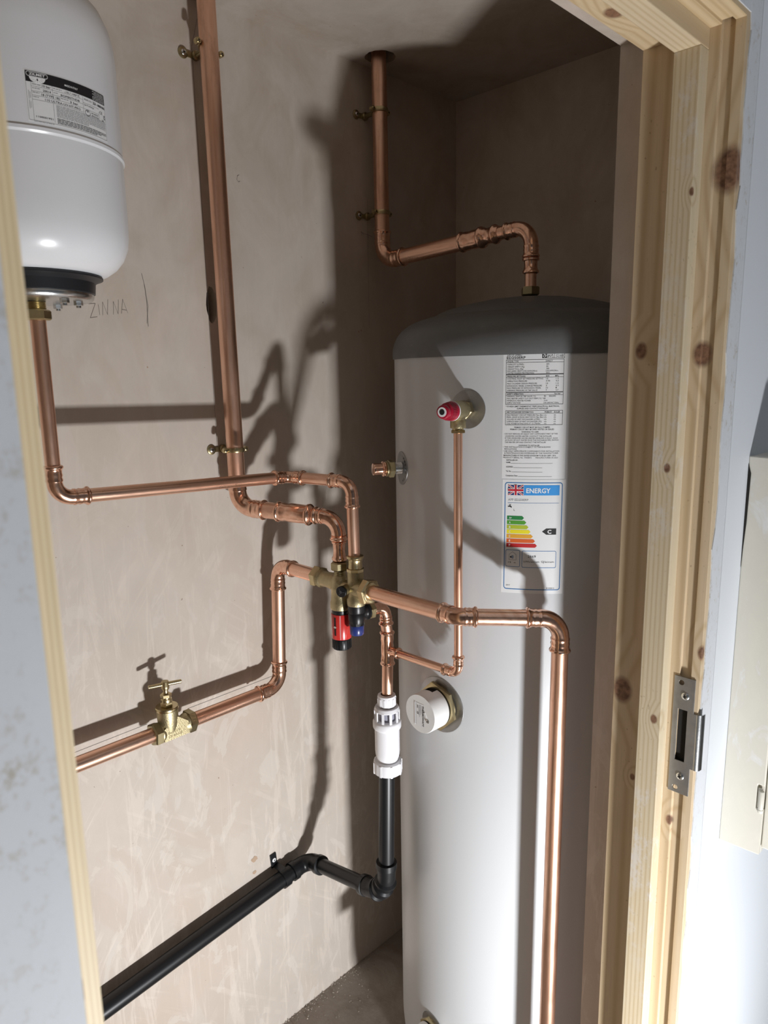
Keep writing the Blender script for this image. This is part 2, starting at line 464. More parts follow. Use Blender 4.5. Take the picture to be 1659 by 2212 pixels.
# white painted skin of the hall side
sk = Geo()
sk.box((XO - .003, 1.0585, 0), (XO + .0015, YS + 1.0, 2.40))
sk.box((XO - .003, YL - .012, ZH + .05), (XO + .0015, 1.0572, 2.40))
build('painted_skim', sk, 'paint', wall_front, smooth=0)
sk = Geo().box((XO - .003, -3.2, 0), (XO + .0022, YL - .0015, 2.40))
build('skim_coat', sk, 'stained', wall_front, smooth=0)
structure('wall_hall_opposite', Geo().box((4.9, -3.2, 0), (5.0, 2.6, 2.45)), 'paint', smooth=0)
structure('wall_hall_left', Geo().box((XO, -3.3, 0), (5.0, -3.2, 2.45)), 'paint', smooth=0)
structure('wall_hall_right', Geo().box((XO, 2.5, 0), (5.0, 2.6, 2.45)), 'paint', smooth=0)
structure('ceiling_hall', Geo().box((XI, -3.3, 2.40), (5.0, 2.6, 2.45)), 'paint', smooth=0)

# pencil marks and plumb lines on the plaster
def ribbon(geo, pts, w, x=.0006):
    for (a, b), (c, d) in zip(pts[:-1], pts[1:]):
        dv = Vector((c - a, d - b)); 
        if dv.length < 1e-6: continue
        n = Vector((-dv.y, dv.x)).normalized() * w / 2
        geo.add([(x, a - n.x, b - n.y), (x, c - n.x, d - n.y), (x, c + n.x, d + n.y), (x, a + n.x, b + n.y)], [[0, 1, 2, 3]])
pz = Geo()
for st in ([(.559, 1.7286), (.5715, 1.730), (.5602, 1.7050), (.5729, 1.7075)], [(.5765, 1.7285), (.5778, 1.7105)],
           [(.5832, 1.7105), (.5848, 1.7330), (.5918, 1.7120), (.5948, 1.7380)], [(.6028, 1.7125), (.6045, 1.7350), (.6115, 1.7140), (.6142, 1.7390)],
           [(.6180, 1.7150), (.6222, 1.7400), (.6300, 1.7160)], [(.6188, 1.7222), (.6280, 1.7210)]):
    ribbon(pz, st, .0006)
build('pencil_writing', pz, 'pencil', wall_back, smooth=0, recalc=False, label='handwritten pencil word ZINNA below the white vessel')
pl_ = Geo()
ribbon(pl_, [(.6626, 1.7878), (.6668, 1.7662), (.6685, 1.7387), (.6677, 1.694)], .0009)
ribbon(pl_, [(.6661, 1.7689), (.6705, 1.7305), (.6657, 1.6995)], .0007)
ribbon(pl_, [(.8874, 1.9936), (.8828, 1.9913), (.8812, 1.9838), (.8847, 1.98), (.8885, 1.9821)], .0007)
ribbon(pl_, [(1.2427, 2.0014), (1.2406, 1.8701), (1.2401, 1.7095)], .0006)
ribbon(pl_, [(1.2195, 1.9254), (1.2566, 1.9195)], .0008); ribbon(pl_, [(1.2283, 1.9203), (1.2196, 1.9274), (1.2212, 1.918)], .0008); ribbon(pl_, [(1.2404, 1.9238), (1.2431, 1.9138)], .0008)
ribbon(pl_, [(.30, .920), (.60, .9240)], .0006); ribbon(pl_, [(.690, .9240), (.9101, .9254)], .0007)
ribbon(pl_, [(.812, 2.25), (.797, 2.20), (.7985, 1.40)], .0006)
build('pencil_line', pl_, 'pencil', wall_back, smooth=0, recalc=False)
# old fixing holes with patches of missing plaster
fx = Geo()
def blob(cy, cz, r, seed, x=.0005):
    rr = random.Random(seed); n = 12
    pts = [(x, cy + r * rr.uniform(.6, 1.1) * math.cos(2 * PI * i / n), cz + r * .8 * rr.uniform(.6, 1.1) * math.sin(2 * PI * i / n)) for i in range(n)]
    fx.add(pts, [list(range(n))])
blob(.8318, .496, .010, 3); blob(.829, .462, .006, 5); blob(1.205, 1.70, .003, 8); blob(1.213, 1.703, .003, 9); blob(.66, 1.62, .002, 4)
build('chipped_patch', fx, simple('chipped_plaster', (0.42, 0.30, 0.21), .8), wall_back, smooth=0, recalc=False)

# timber door lining: right jamb, left jamb, head, each with its stop
def jamb_poly(face, sgn):
    # cross-section in (x, y): groove for the seal cut in the outer part of the face
    d = sgn * .0045; t = sgn * .048
    return [(.7761, face), (.8791, face), (.8791, face + d), (.8950, face + d), (.8950, face), (XO, face), (XO, face + t), (.7761, face + t)]
door = bpy.data.objects.new('door_1', None); COL.objects.link(door); door['kind'] = 'structure'
ORG['door_1'] = Vector((0, 0, 0))
K1 = [((.8985, YJ, 1.8488), .0205), ((.881, YJ, 1.6191), .0125), ((.7945, YJ, 1.6263), .0085), ((.791, YJ, 1.105), .0155), ((.8774, YJ, .917), .0060), ((.8149, YJ, .964), .004), ((.910, YJ, 1.1975), .008)]
M['wood_jamb'] = wood('pine_right_jamb', 'z', 'x', (0.61, 0.48, 0.32), K1, pores=.5, seed=1.3, ring=46)
K2 = [((.8524, YJ - .025, 1.464), .0048), ((.8542, YJ - .025, 1.086), .0052), ((.8640, YJ - .025, 1.825), .004)]
M['wood_stop'] = wood('pine_right_stop', 'z', 'x', (0.61, 0.515, 0.36), K2, paint=.6, pores=.3, seed=4.1, ring=150)
M['wood_head'] = wood('pine_head', 'y', 'x', (0.66, 0.52, 0.33), [((.7984, .882, ZH), .0105)], seed=2.2, ring=95)
M['wood_head_stop'] = wood('pine_head_stop', 'y', 'x', (0.66, 0.54, 0.37), [], seed=7.7, ring=140)
M['wood_left'] = wood('pine_left_jamb', 'z', 'y', (0.72, 0.60, 0.40), [((XO, YL - .001, 1.267), .005)], seed=3.4, ring=260)
ptop = ZH + .048
rj = build('right_jamb', Geo().prism([jamb_poly(YJ, 1)], (0, 0, 0), (1, 0, 0), (0, 1, 0), (0, 0, ptop)), M['wood_jamb'], door, smooth=0, bevel=.0008)
build('right_stop', Geo().box((.8298, YJ - .0248, 0), (.8647, YJ + .0005, ZH - .0246)), M['wood_stop'], door, smooth=0, bevel=.0012)
build('left_jamb', Geo().prism([jamb_poly(YL, -1)], (0, 0, 0), (1, 0, 0), (0, 1, 0), (0, 0, ptop)), M['wood_left'], door, smooth=0, bevel=.0012)
build('left_stop', Geo().box((.8298, YL - .0005, 0), (.8647, YL + .0248, ZH - .0246)), M['wood_left'], door, smooth=0, bevel=.0012)
hp = [(.7761, 0), (.8791, 0), (.8791, .0045), (.8950, .0045), (.8950, 0), (XO, 0), (XO, .048), (.7761, .048)]
build('head', Geo().prism([hp], (0, YL, ZH), (1, 0, 0), (0, 0, 1), (0, YJ - YL, 0)), M['wood_head'], door, smooth=0, bevel=.0008)
build('head_stop', Geo().box((.8298, YL, ZH - .0248), (.8647, YJ, ZH + .0005)), M['wood_head_stop'], door, smooth=0, bevel=.0012)
# smeared paint and filler over the exposed edge of the right jamb, ragged along its inner side
rg = random.Random(12)
zz = [i * .03 for i in range(0, 70)]
ins = [(YJ + .006 + rg.uniform(0, .010) * (1 if z > 1.2 else .6), z) for z in zz]
outs = [(YJ + .0470 + rg.uniform(-.0012, .0006), z) for z in zz][::-1]
M['jamb_paint'] = wood('painted_over_pine', 'z', 'y', (0.70, 0.70, 0.69), (), pores=.15, seed=5, ring=5)
build('head_smear', Geo().prism([[(YL, ZH + .048), (YJ + .046, ZH + .048), (YJ + .046, ZH + .007), (.80, ZH + .006), (.60, ZH + .008), (.35, ZH + .006), (YL, ZH + .007)]], (XO, 0, 0), (0, 1, 0), (0, 0, 1), (.0014, 0, 0)), M['stained'], door, smooth=0)
build('paint_smear', Geo().prism([ins + outs], (XO, 0, 0), (0, 1, 0), (0, 0, 1), (.0016, 0, 0)), M['stained'], door, smooth=0)

# ------------------------------------------------------------------ strike plate let into the right jamb
sp = thing('strike_plate', 'zinc lock strike plate screwed to the right pine door jamb', 'lock plate', (.887, YJ, 1.06))
Z0, Z1 = .968, 1.1545; XA, XB = .8722, .9030
zl0, zl1 = 1.013, 1.102
outer = [(XA, Z0), (XB, Z0), (XB, zl0), (XO - .0008, zl0), (XO - .0008, zl1), (XB, zl1), (XB, Z1), (XA, Z1)]
slot = [(.8795, 1.021), (.8940, 1.021), (.8940, 1.1035), (.8795, 1.1035)]
holes = [circle(.8828, 1.1455, .0040, 18), circle(.8828, .9765, .0040, 18)]
build('plate', Geo().prism([outer, slot] + holes, (0, YJ - .0016, 0), (1, 0, 0), (0, 0, 1), (0, .0018, 0)), 'steel', sp, smooth=0, bevel=.0003)
lip = Geo()
lp = [(XO - .0010, YJ - .0016), (XO + .003, YJ - .0012), (XO + .0066, YJ + .003), (XO + .0074, YJ + .0095), (XO + .0062, YJ + .0096), (XO + .0052, YJ + .0042), (XO + .0024, YJ + .0006), (XO - .0010, YJ + .0002)]
lip.prism([lp], (0, 0, zl0), (1, 0, 0), (0, 1, 0), (0, 0, zl1 - zl0))
build('bent_lip', lip, 'zinc', sp, smooth=50, label='bent outer lip with white paint smear')
build('latch_pocket', Geo().prism([[(.878, 1.018), (.8955, 1.018), (.8955, 1.106), (.878, 1.106)]], (0, YJ + .0035, 0), (1, 0, 0), (0, 0, 1), (0, .001, 0)), 'void', sp, smooth=0)
def screw(parent, o, d, r, m_='zinc', name='screw'):
    o = Vector(o); d = Vector(d).normalized()
    s_ = build(name, Geo().lathe(o, d, [(r, 0), (r, r * .18), (r * .8, r * .36), (r * .3, r * .42)], 18), m_, parent)
    ref = Vector((0, 0, 1)) if abs(d.z) < .9 else Vector((1, 0, 0))
    u = (ref - d * ref.dot(d)).normalized(); w = d.cross(u)
    a = (u + w * .35).normalized(); b = d.cross(a)
    if s_.parent and s_.parent.parent is None:
        k = Geo().obox(o + d * r * .40, (a, b, d), (r * .55, r * .13, r * .06)).obox(o + d * r * .40, (b, a, d), (r * .55, r * .13, r * .06))
        build('cross_slot', k, 'void', s_, smooth=0)
    return s_
screw(sp, (.8895, YJ - .0014, 1.1255), (0, -1, 0), .0056)
screw(sp, (.8895, YJ - .0014, .9965), (0, -1, 0), .0056)

# ------------------------------------------------------------------ cream meter cupboard on the hall wall
YC = 1.138
mc = thing('meter_cupboard', 'old cream painted wall cupboard with hinge at frame edge on white wall', 'cupboard', (XO, YC, .83))
DX = .9716
hz = .9140
side = [(XO + .0015, .832), (DX, .834), (DX, hz), (DX - .0100, hz), (DX - .0100, hz + .040), (DX, hz + .040), (DX, 1.469), (XO + .0015, 1.471)]
bx_ = Geo().prism([side], (0, YC, 0), (1, 0, 0), (0, 0, 1), (0, .006, 0)).box((XO + .0015, YC + .006, .833), (DX, YC + .42, 1.470))
build('carcass', bx_, 'cream', mc, smooth=0, bevel=.0015)
build('door', Geo().box((DX + .0008, YC + .004, .846), (DX + .017, YC + .415, 1.462)), 'cream', mc, smooth=0, bevel=.002)
build('hinge_knuckle', Geo().lathe((DX - .0035, YC - .0005, hz - .006), (0, 0, 1), [(.0036, 0), (.0040, .001), (.0040, .005), (.0034, .0056), (.0040, .0062), (.0040, .036), (.0036, .037)], 16).box((DX - .0094, YC + .0006, hz + .001), (DX - .003, YC + .003, hz + .034)), 'cream', mc)
build('wall_gap', Geo().prism([[(XO + .0016, 1.30), (XO + .0050, 1.37), (XO + .0060, 1.445), (XO + .0016, 1.46)]], (0, YC - .0008, 0), (1, 0, 0), (0, 0, 1), (0, .001, 0)), 'void', mc, smooth=0, label='dark gap where the box has come away from the wall')

# ------------------------------------------------------------------ pipe fitting helpers
def unit(a, b): return (Vector(b) - Vector(a)).normalized()
def bead_profile(r):
    return [(0.0, r + .0010), (.0006, r + .0024), (.0018, r + .0036), (.0034, r + .0040), (.0050, r + .0034), (.0062, r + .0022), (.0072, r + .0016)]
def arc_pts(C, d1, d2, R, n=14):
    th = d1.angle(d2); T = R * math.tan(th / 2)
    p0 = C - d1 * T
    nrm = (d2 - d1 * d2.dot(d1)).normalized()
    cen = p0 + nrm * R
    pts = []
    for i in range(n + 1):
        a = th * i / n
        pts.append(cen - nrm * R * math.cos(a) + d1 * R * math.sin(a))
    return pts, T
def elbow(parent, C, d1, d2, r, R, S, m_='cu_fit', name='elbow', plain0=False, plain1=False, dents=True, s0=None, s1=None):
    C = Vector(C); pts, T = arc_pts(C, d1, d2, R)
    P = []; Rd = []
    S0 = S if s0 is None else s0; S1 = S if s1 is None else s1
    def sock(base, dr, S, plain):
        out = []
        if plain: return [(base + dr * S, r + .0010), (base + dr * .001, r + .0010)]
        for h, rr in bead_profile(r): out.append((base + dr * (S - h), rr))
        body = S - .0072
        for q, k in ((.25, .0011), (.45, .0020), (.62, .0008), (.80, .0019), (.93, .0019)):
            out.append((base + dr * (body * (1 - q)), r + (k if dents else .0017)))
        out.append((base + dr * .0012, r + .0010))
        return out
    for p, rr in sock(pts[0], -d1, S0, plain0): P.append(p); Rd.append(rr)
    for p in pts: P.append(p); Rd.append(r + .0007)
    for p, rr in sock(pts[-1], d2, S1, plain1)[::-1]: P.append(p); Rd.append(rr)
    o = build(name, Geo().sweep(P, Rd, 32), m_, parent, smooth=55)
    return P[0], P[-1]
def coupling(parent, a, b, prof, m_='cu_fit', name='coupling'):
    # prof: list of (distance from a, radius)
    d = unit(a, b)
    return build(name, Geo().sweep([Vector(a) + d * h for h, _ in prof], [rr for _, rr in prof], 32), m_, parent, smooth=50)
def pipe(parent, a, b, r, m_='cu_z', ext=.010, name='pipe', ext0=None, ext1=None):
    a = Vector(a); b = Vector(b); d = (b - a).normalized()
    a = a - d * (ext if ext0 is None else ext0); b = b + d * (ext if ext1 is None else ext1)
    return build(name, Geo().sweep([a, b], [r, r], 32), m_, parent, smooth=50)
def wavy(r, S):
    return [(0, r + .0010)] + [(h, rr) for h, rr in bead_profile(r)[1:]] 

X_, Y_, Z_ = Vector((1, 0, 0)), Vector((0, 1, 0)), Vector((0, 0, 1))

# ------------------------------------------------------------------ hot water cylinder
AX = Vector((.4346, 1.2698, 0)); RC = .275
cyl = thing('hot_water_cylinder', 'tall pale grey hot water cylinder with dark grey lid in the corner', 'water cylinder', (AX.x, AX.y, 0))
ja = [(.262, 0.0), (.268, .025), (.2725, .055), (.2745, .08), (RC, .10), (RC, .9), (RC, 1.632)]
build('jacket', Geo().lathe(AX, Z_, ja, 160), 'jacket', cyl, smooth=30)
ld = [(RC - .004, 1.628), (RC + .0030, 1.6285), (RC + .0036, 1.634), (RC + .003, 1.648), (.2745, 1.660), (.2690, 1.672), (.2600, 1.683), (.2450, 1.694), (.2260, 1.702), (.2060, 1.7075),
      (.2020, 1.7085), (.1985, 1.7075), (.1955, 1.7095), (.1850, 1.716), (.165, 1.7235), (.135, 1.7315), (.09, 1.740), (.045, 1.745), (.022, 1.746)]
build('lid', Geo().lathe(AX, Z_, ld, 160), 'lid', cyl, smooth=25, label='domed dark grey plastic lid')
def on_cyl(az_deg, z, off=0.0, c=AX, r=RC):
    a = math.radians(az_deg)
    return Vector((c.x + (r + off) * math.cos(a), c.y + (r + off) * math.sin(a), z))
def radial(az): a = math.radians(az); return Vector((math.cos(a), math.sin(a), 0))

# ---- print on labels: shapes in label units (u right, v down) carried onto the curved surface
class Print:
    def __init__(s, fn, step=28): s.fn = fn; s.layers = {}; s.step = step
    def L(s, m_): return s.layers.setdefault(m_, Geo())
    def poly(s, m_, pts, off=0):
        us = [p[0] for p in pts]; step = s.step
        a, b = min(us), max(us); n = max(1, math.ceil((b - a) / step))
        def clip(q, x, keep_right):
            out = []
            for i in range(len(q)):
                p, r = q[i], q[(i + 1) % len(q)]
                ip = (p[0] >= x) == keep_right or p[0] == x; ir = (r[0] >= x) == keep_right or r[0] == x
                if ip: out.append(p)
                if ip != ir and r[0] != p[0]:
                    t = (x - p[0]) / (r[0] - p[0]); out.append((x, p[1] + (r[1] - p[1]) * t))
            return out
        for i in range(n):
            q = list(pts)
            if n > 1:
                if i > 0: q = clip(q, a + (b - a) * i / n, True)
                if i < n - 1 and q: q = clip(q, a + (b - a) * (i + 1) / n, False)
            if len(q) >= 3: s.L(m_).add([s.fn(u, v, off) for u, v in q], [list(range(len(q)))])
    def rect(s, m_, u0, v0, u1, v1, off=0, n=None):
        w = abs(u1 - u0); n = n or max(1, int(w / 35) + 1)
        for i in range(n):
            a = u0 + (u1 - u0) * i / n; b = u0 + (u1 - u0) * (i + 1) / n
            s.L(m_).add([s.fn(a, v0, off), s.fn(b, v0, off), s.fn(b, v1, off), s.fn(a, v1, off)], [[0, 1, 2, 3]])
    def line(s, m_, pts, w, off=0):
        for (a, b), (c, d) in zip(pts[:-1], pts[1:]):
            dv = Vector((c - a, d - b))
            if dv.length < 1e-9: continue
            t = dv.normalized() * w * .3; nn = Vector((-dv.y, dv.x)).normalized() * w / 2
            k = max(1, int(abs(c - a) / 40) + 1)
            for i in range(k):
                a0 = a - t.x + (dv.x + 2 * t.x) * i / k; b0 = b - t.y + (dv.y + 2 * t.y) * i / k
                a1 = a - t.x + (dv.x + 2 * t.x) * (i + 1) / k; b1 = b - t.y + (dv.y + 2 * t.y) * (i + 1) / k
                s.L(m_).add([s.fn(a0 - nn.x, b0 - nn.y, off), s.fn(a1 - nn.x, b1 - nn.y, off), s.fn(a1 + nn.x, b1 + nn.y, off), s.fn(a0 + nn.x, b0 + nn.y, off)], [[0, 1, 2, 3]])
    def frame(s, m_, u0, v0, u1, v1, w, off=0):
        s.line(m_, [(u0, v0), (u1, v0), (u1, v1), (u0, v1), (u0, v0)], w, off)
    def rframe(s, m_, u0, v0, u1, v1, r, w, off=0):
        pts = []
        for cx, cy, a0 in ((u1 - r, v0 + r, -90), (u1 - r, v1 - r, 0), (u0 + r, v1 - r, 90), (u0 + r, v0 + r, 180)):
            for i in range(6):
                a = math.radians(a0 + 18 * i); pts.append((cx + r * math.cos(a), cy + r * math.sin(a)))
        s.line(m_, pts + [pts[0]], w, off)
    def text(s, m_, body, u0, base, u1=None, h=14, bold=0.0, off=0, rot=0):
        vs, fs, w, ch = glyphs(body, bold)
        if not vs: return
        sy = h / ch; sx = (u1 - u0) / w if u1 is not None else sy
        if rot == 0: s.L(m_).add([s.fn(u0 + x * sx, base - y * sy, off) for x, y in vs], fs)
        elif rot == 90: s.L(m_).add([s.fn(u0 + y * sy, base + x * sx, off) for x, y in vs], fs)       # reads downwards
        else: s.L(m_).add([s.fn(u0 - y * sy, base - x * sx, off) for x, y in vs], fs)                  # reads upwards
    def build(s, parent, name='print', names=None):
        for m_, geo in s.layers.items():
            build(name, geo, m_, parent, smooth=0, recalc=False)['kind'] = 'stuff'
_gc = {}
def glyphs(body, bold):
    k = (body, bold)
    if k not in _gc:
        cu = bpy.data.curves.new('text', 'FONT'); cu.body = body; cu.size = 1.0; cu.offset = bold; cu.resolution_u = 2
        o = bpy.data.objects.new('text', cu); COL.objects.link(o)
        dg = bpy.context.evaluated_depsgraph_get(); dg.update()
        me = o.evaluated_get(dg).to_mesh()
        vs = [(v.co.x, v.co.y) for v in me.vertices]; fs = [list(p.vertices) for p in me.polygons]
        o.evaluated_get(dg).to_mesh_clear()
        bpy.data.objects.remove(o); bpy.data.curves.remove(cu)
        if vs:
            x0 = min(v[0] for v in vs); x1 = max(v[0] for v in vs)
            vs = [(x - x0, y) for x, y in vs]
            _gc[k] = (vs, fs, x1 - x0, .70)
        else: _gc[k] = ([], [], 1, .7)
    return _gc[k]
def curved_paper(name, parent, fn, u0, v0, u1, v1, n=12, m_='paper'):
    geo = Geo(); vs = []; fs = []
    for off in (-1.0, 0.0):
        for i in range(n + 1):
            u = u0 + (u1 - u0) * i / n
            vs += [fn(u, v0, off - .9), fn(u, v1, off - .9)]
    b = 2 * (n + 1)
    for i in range(n):
        fs.append([2 * i, 2 * i + 1, 2 * i + 3, 2 * i + 2]); fs.append([b + 2 * i, b + 2 * i + 2, b + 2 * i + 3, b + 2 * i + 1])
    for i in range(n):
        fs += [[2 * i, 2 * i + 2, b + 2 * i + 2, b + 2 * i], [2 * i + 1, b + 2 * i + 1, b + 2 * i + 3, 2 * i + 3]]
    fs += [[0, b, b + 1, 1], [2 * n, 2 * n + 1, b + 2 * n + 1, b + 2 * n]]
    return build(name, geo.add(vs, fs), m_, parent, smooth=30)

# data label (label units: 515 wide text field)
def f_data(u, v, off=0):
    az = -64.56 + (u - 65) / 515 * 20.0
    return on_cyl(az, 1.6317 - (v - 49) * .0001918, .00045 + off * .00022)
dl = curved_paper('data_label', cyl, f_data, 38, 47, 612, 1160)
P_ = Print(f_data); K = 'ink'
P_.text(K, 'DATA LABEL:', 75, 78, 207, 16); P_.text(K, 'ED250ERP', 70, 105, 236, 22, .012)
P_.rect(K, 382, 48, 422, 102); P_.text('ink_white', 'QA', 413, 96, 413 + 40, 24, .02, off=1, rot=-90)
P_.frame(K, 425, 50, 580, 102, 2); P_.line(K, [(490, 50), (490, 102)], 3); P_.text(K, 'DATE', 433, 66, 475, 12); P_.text(K, 'BY', 517, 66, 535, 12)
P_.line(K, [(428, 95), (440, 72), (436, 98), (446, 76), (452, 92), (458, 70)], 2); P_.line(K, [(456, 98), (470, 70)], 2); P_.line(K, [(466, 82), (474, 72), (478, 84), (472, 98), (484, 96)], 2)
P_.line(K, [(520, 74), (506, 74), (506, 84), (518, 88), (504, 98)], 2.2); P_.line(K, [(528, 70), (524, 98)], 2.2); P_.line(K, [(534, 96), (540, 74), (546, 94), (554, 72), (556, 98)], 2.2); P_.line(K, [(562, 70), (560, 98)], 2.2); P_.line(K, [(578, 70), (562, 84), (580, 98)], 2.2)
def tbox(v0, v1, hl): P_.frame(K, 66, v0, 576, v1, 3); P_.line(K, [(66, hl), (576, hl)], 2.4)
tbox(113, 236, 136); tbox(240, 390, 264); tbox(396, 498, 417); tbox(553, 678, 578)
def row(v, a, ua, *cols, h=12, b=0.0):
    P_.text(K, a, 76, v, ua, h, b)
    for t, u0, u1 in cols: P_.text(K, t, u0, v, u1, h, b)
row(132, 'MODEL TYPE', 175, ('DIRECT', 415, 475))
row(158, 'CAPACITY (LITRES)', 222, ('250', 420, 445)); row(178, 'WEIGHT EMPTY (Kg)', 228, ('50', 420, 437)); row(197, 'WEIGHT FULL (Kg)', 218, ('300', 420, 445))
row(215, 'DECLARED HEAT LOSS (kWh/24hrs)', 340, ('2.02 kWh/24hrs', 415, 525)); row(233, 'WATER INGRESS PROTECTION', 312, ('IPX1', 420, 450))
row(260, 'PRESSURE SETTINGS', 238, ('BAR', 420, 450), ('MPa', 500, 532), b=.012)
for v, t, ua, c1, c2 in ((282, 'CONTROL INLET SET PRESSURE SETTING', 395, '12', '1.2'), (302, 'OPERATING PRESSURE', 254, '3.00', '0.3'), (323, 'MAX CYLINDER DESIGN PRESSURE', 342, '12', '1.2'),
                     (343, 'EXPANSION VESSEL CHARGE PRESSURE', 385, '3', '0.3'), (362, 'MAX PRESSURE OF EXPANSION VESSEL', 378, '10', '1'), (382, 'OPENING PRESSURE OF T&P VALVE', 346, '7', '0.7')):
    row(v, t, ua, (c1, 420, 420 + 9 * len(c1)), (c2, 508, 508 + 8 * len(c2)))
row(413, 'SAFETY OPERATION', 222, ('Part Ref', 498, 550), b=.012)
row(434, 'OPENING TEMP OF T&P VALVE (\u00b0C)', 333, ('90', 405, 423), ('0025490', 450, 510)); row(453, 'MAX HEATER SAFETY CUT OUT TEMP (\u00b0C) *', 396, ('85', 402, 420))
row(472, 'IMMERSION HEATER POWER', 290, ('3 kW', 405, 438)); row(491, 'SUPPLY VOLTAGE', 198, ('230-240VAC 50Hz', 402, 537))
P_.text(K, '* IF HIGH LIMIT THERMOSTAT TRIPS ISOLATE ALL ELECTRICAL', 68, 522, 545, 12, .01); P_.text(K, 'SUPPLIES AND CONTACT INSTALLER', 168, 541, 445, 12, .01)
row(572, 'HEAT EXCHANGER INFORMATION', 315, ('PRIMARY', 415, 482), ('BOILER', 500, 552), b=.012)
for v, t, ua in ((598, 'MAX PRIMARY CIRCUIT PRESSURE Mpa (Bar)', 405), (616, 'PRESS. DROP ACROSS HEAT EXCH Mpa (Bar)', 405), (635, 'VOLUME OF HEAT EXCHANGER (LITRES)', 375),
             (654, 'SURFACE AREA OF HEAT EXCHANGER (M2)', 390), (673, 'COIL POWER RATING (KW) AT 15 LTR/MIN', 378)):
    row(v, t, ua, ('n/a', 412, 432), ('n/a', 497, 515))
for u0, v, u1, t, b in ((147, 706, 467, 'PRIMARY CIRCUIT MUST BE FULLY PUMPED', .008), (110, 724, 503, 'PRIMARY CIRCUIT MAY BE OPEN VENTED OR SEALED', .008), (212, 746, 366, 'WARNING TO USER', .006),
                        (55, 764, 537, '\u2022 DO NOT REMOVE OR ADJUST ANY COMPONENT PART OF THIS', 0), (65, 784, 483, 'UNVENTED WATER HEATER. CONTACT THE INSTALLER', 0),
                        (55, 802, 537, '\u2022 IF THIS UNVENTED WATER HEATER DEVELOPS A FAULT, SUCH', 0), (65, 820, 545, 'AS FLOW OF HOT WATER FROM THE DISCHARGE PIPE. SWITCH', 0),
                        (63, 839, 435, 'THE HEATER OFF AND CONTACT THE INSTALLER.', 0), (188, 866, 377, 'WARNING TO INSTALLER', .008), (48, 881, 475, '\u2022 THIS INSTALLATION IS SUBJECT TO THE BUILDING', 0),
                        (60, 899, 172, 'REGULATIONS', 0), (48, 918, 555, '\u2022 USE ONLY APPROPRIATE COMPONENTS FOR INSTALLATION', 0), (60, 936, 547, '& MAINTENANCE RECOMMENDED BY THE MANUFACTURER', 0),
                        (53, 957, 525, 'MANUFACTURED IN THE UNITED KINGDOM TO BS EN 12897 : 2016', .01), (50, 976, 306, 'PRODUCT SERIAL No  7542873', 0), (343, 976, 544, 'MANUFACTURED IN 2023', 0),
                        (80, 999, 185, 'INSTALLED BY:', .012), (78, 1020, 117, 'NAME', .012), (77, 1059, 140, 'ADDRESS', .012), (77, 1099, 125, 'Tel. No.', .012), (75, 1139, 183, 'Completion Date', .012)):
    P_.text(K, t, u0, v, u1, 12, b)
for a, b, v in ((120, 498, 1021), (145, 405, 1060), (130, 408, 1100), (188, 495, 1140)): P_.rect('ink_grey', a, v - 1, b, v + 1.4)
P_.build(dl)

# energy label
def f_en(u, v, off=0):
    az = -64.03 + (u - 55) / 497 * 20.03
    return on_cyl(az, 1.4116 - (v - 1195) * .000204, .00045 + off * .00022)
el = curved_paper('energy_label', cyl, f_en, 24, 1168, 582, 2168)
E_ = Print(f_en)
E_.rframe('e_border', 50, 1196, 552, 2132, 22, 7)
# flag
E_.rect('flag_blue', 76, 1215, 211, 1302, 0, 4)
def clipq(m_, p, off): E_.poly(m_, p, off)
F0, F1, G0, G1 = 76, 211, 1215, 1302
clipq('ink_white', [(F0, G0), (F0 + 14, G0), (F1, G1 - 9), (F1, G1), (F1 - 14, G1), (F0, G0 + 9)], 1); clipq('ink_white', [(F1, G0), (F1, G0 + 9), (F0 + 14, G1), (F0, G1), (F0, G1 - 9), (F1 - 14, G0)], 1.2)
clipq('flag_red', [(F0, G0), (F0 + 6, G0), (F1, G1 - 4), (F1, G1), (F1 - 6, G1), (F0, G0 + 4)], 2); clipq('flag_red', [(F1, G0), (F1, G0 + 4), (F0 + 6, G1), (F0, G1), (F0, G1 - 4), (F1 - 6, G0)], 2.2)
E_.rect('ink_white', 129, G0, 158, G1, 3); E_.rect('ink_white', F0, 1244, F1, 1273, 3.1); E_.rect('flag_red', 135, G0, 152, G1, 4); E_.rect('flag_red', F0, 1250, F1, 1267, 4.1)
E_.rect('e_blue', 214, 1215, 528, 1302); E_.text('ink_white', 'ENERGY', 236, 1281, 448, 40, .022, off=1)
E_.text('ink_grey', 'APP ED250ERP', 78, 1351, 256, 18); E_.rect('e_border', 75, 1367, 525, 1369.5)
E_.poly(K, [(76, 1397), (92, 1394), (92, 1388), (88, 1384), (102, 1384), (98, 1388), (98, 1394), (106, 1396), (110, 1404), (110, 1411), (101, 1411), (100, 1405), (76, 1405)]); E_.rect(K, 80, 1379, 84, 1383); E_.rect(K, 90, 1379, 94, 1383); E_.rect(K, 100, 1379, 104, 1383)
E_.text(K, 'L', 128, 1437, 137, 17)
for i, (tip, lab) in enumerate(((221, 'A+'), (242, 'A'), (262, 'B'), (281, 'C'), (302, 'D'), (322, 'E'), (340, 'F'))):
    v0 = 1482 + 40.2 * i; v1 = v0 + 34
    E_.poly('e%d' % (i + 1), [(70 - i * .5, v0), (tip - 17, v0), (tip, (v0 + v1) / 2), (tip - 17, v1), (70 - i * .5, v1)])
    E_.text('ink_white', lab, 89, v1 - 8, 89 + (13 if lab == 'A+' and False else 22 if lab == 'A+' else 13), 18, .015, off=1)
E_.poly(K, [(382, 1615), (420, 1588), (508, 1588), (508, 1642), (420, 1642)]); E_.text('ink_white', 'C', 430, 1632, 465, 32, .03, off=1)
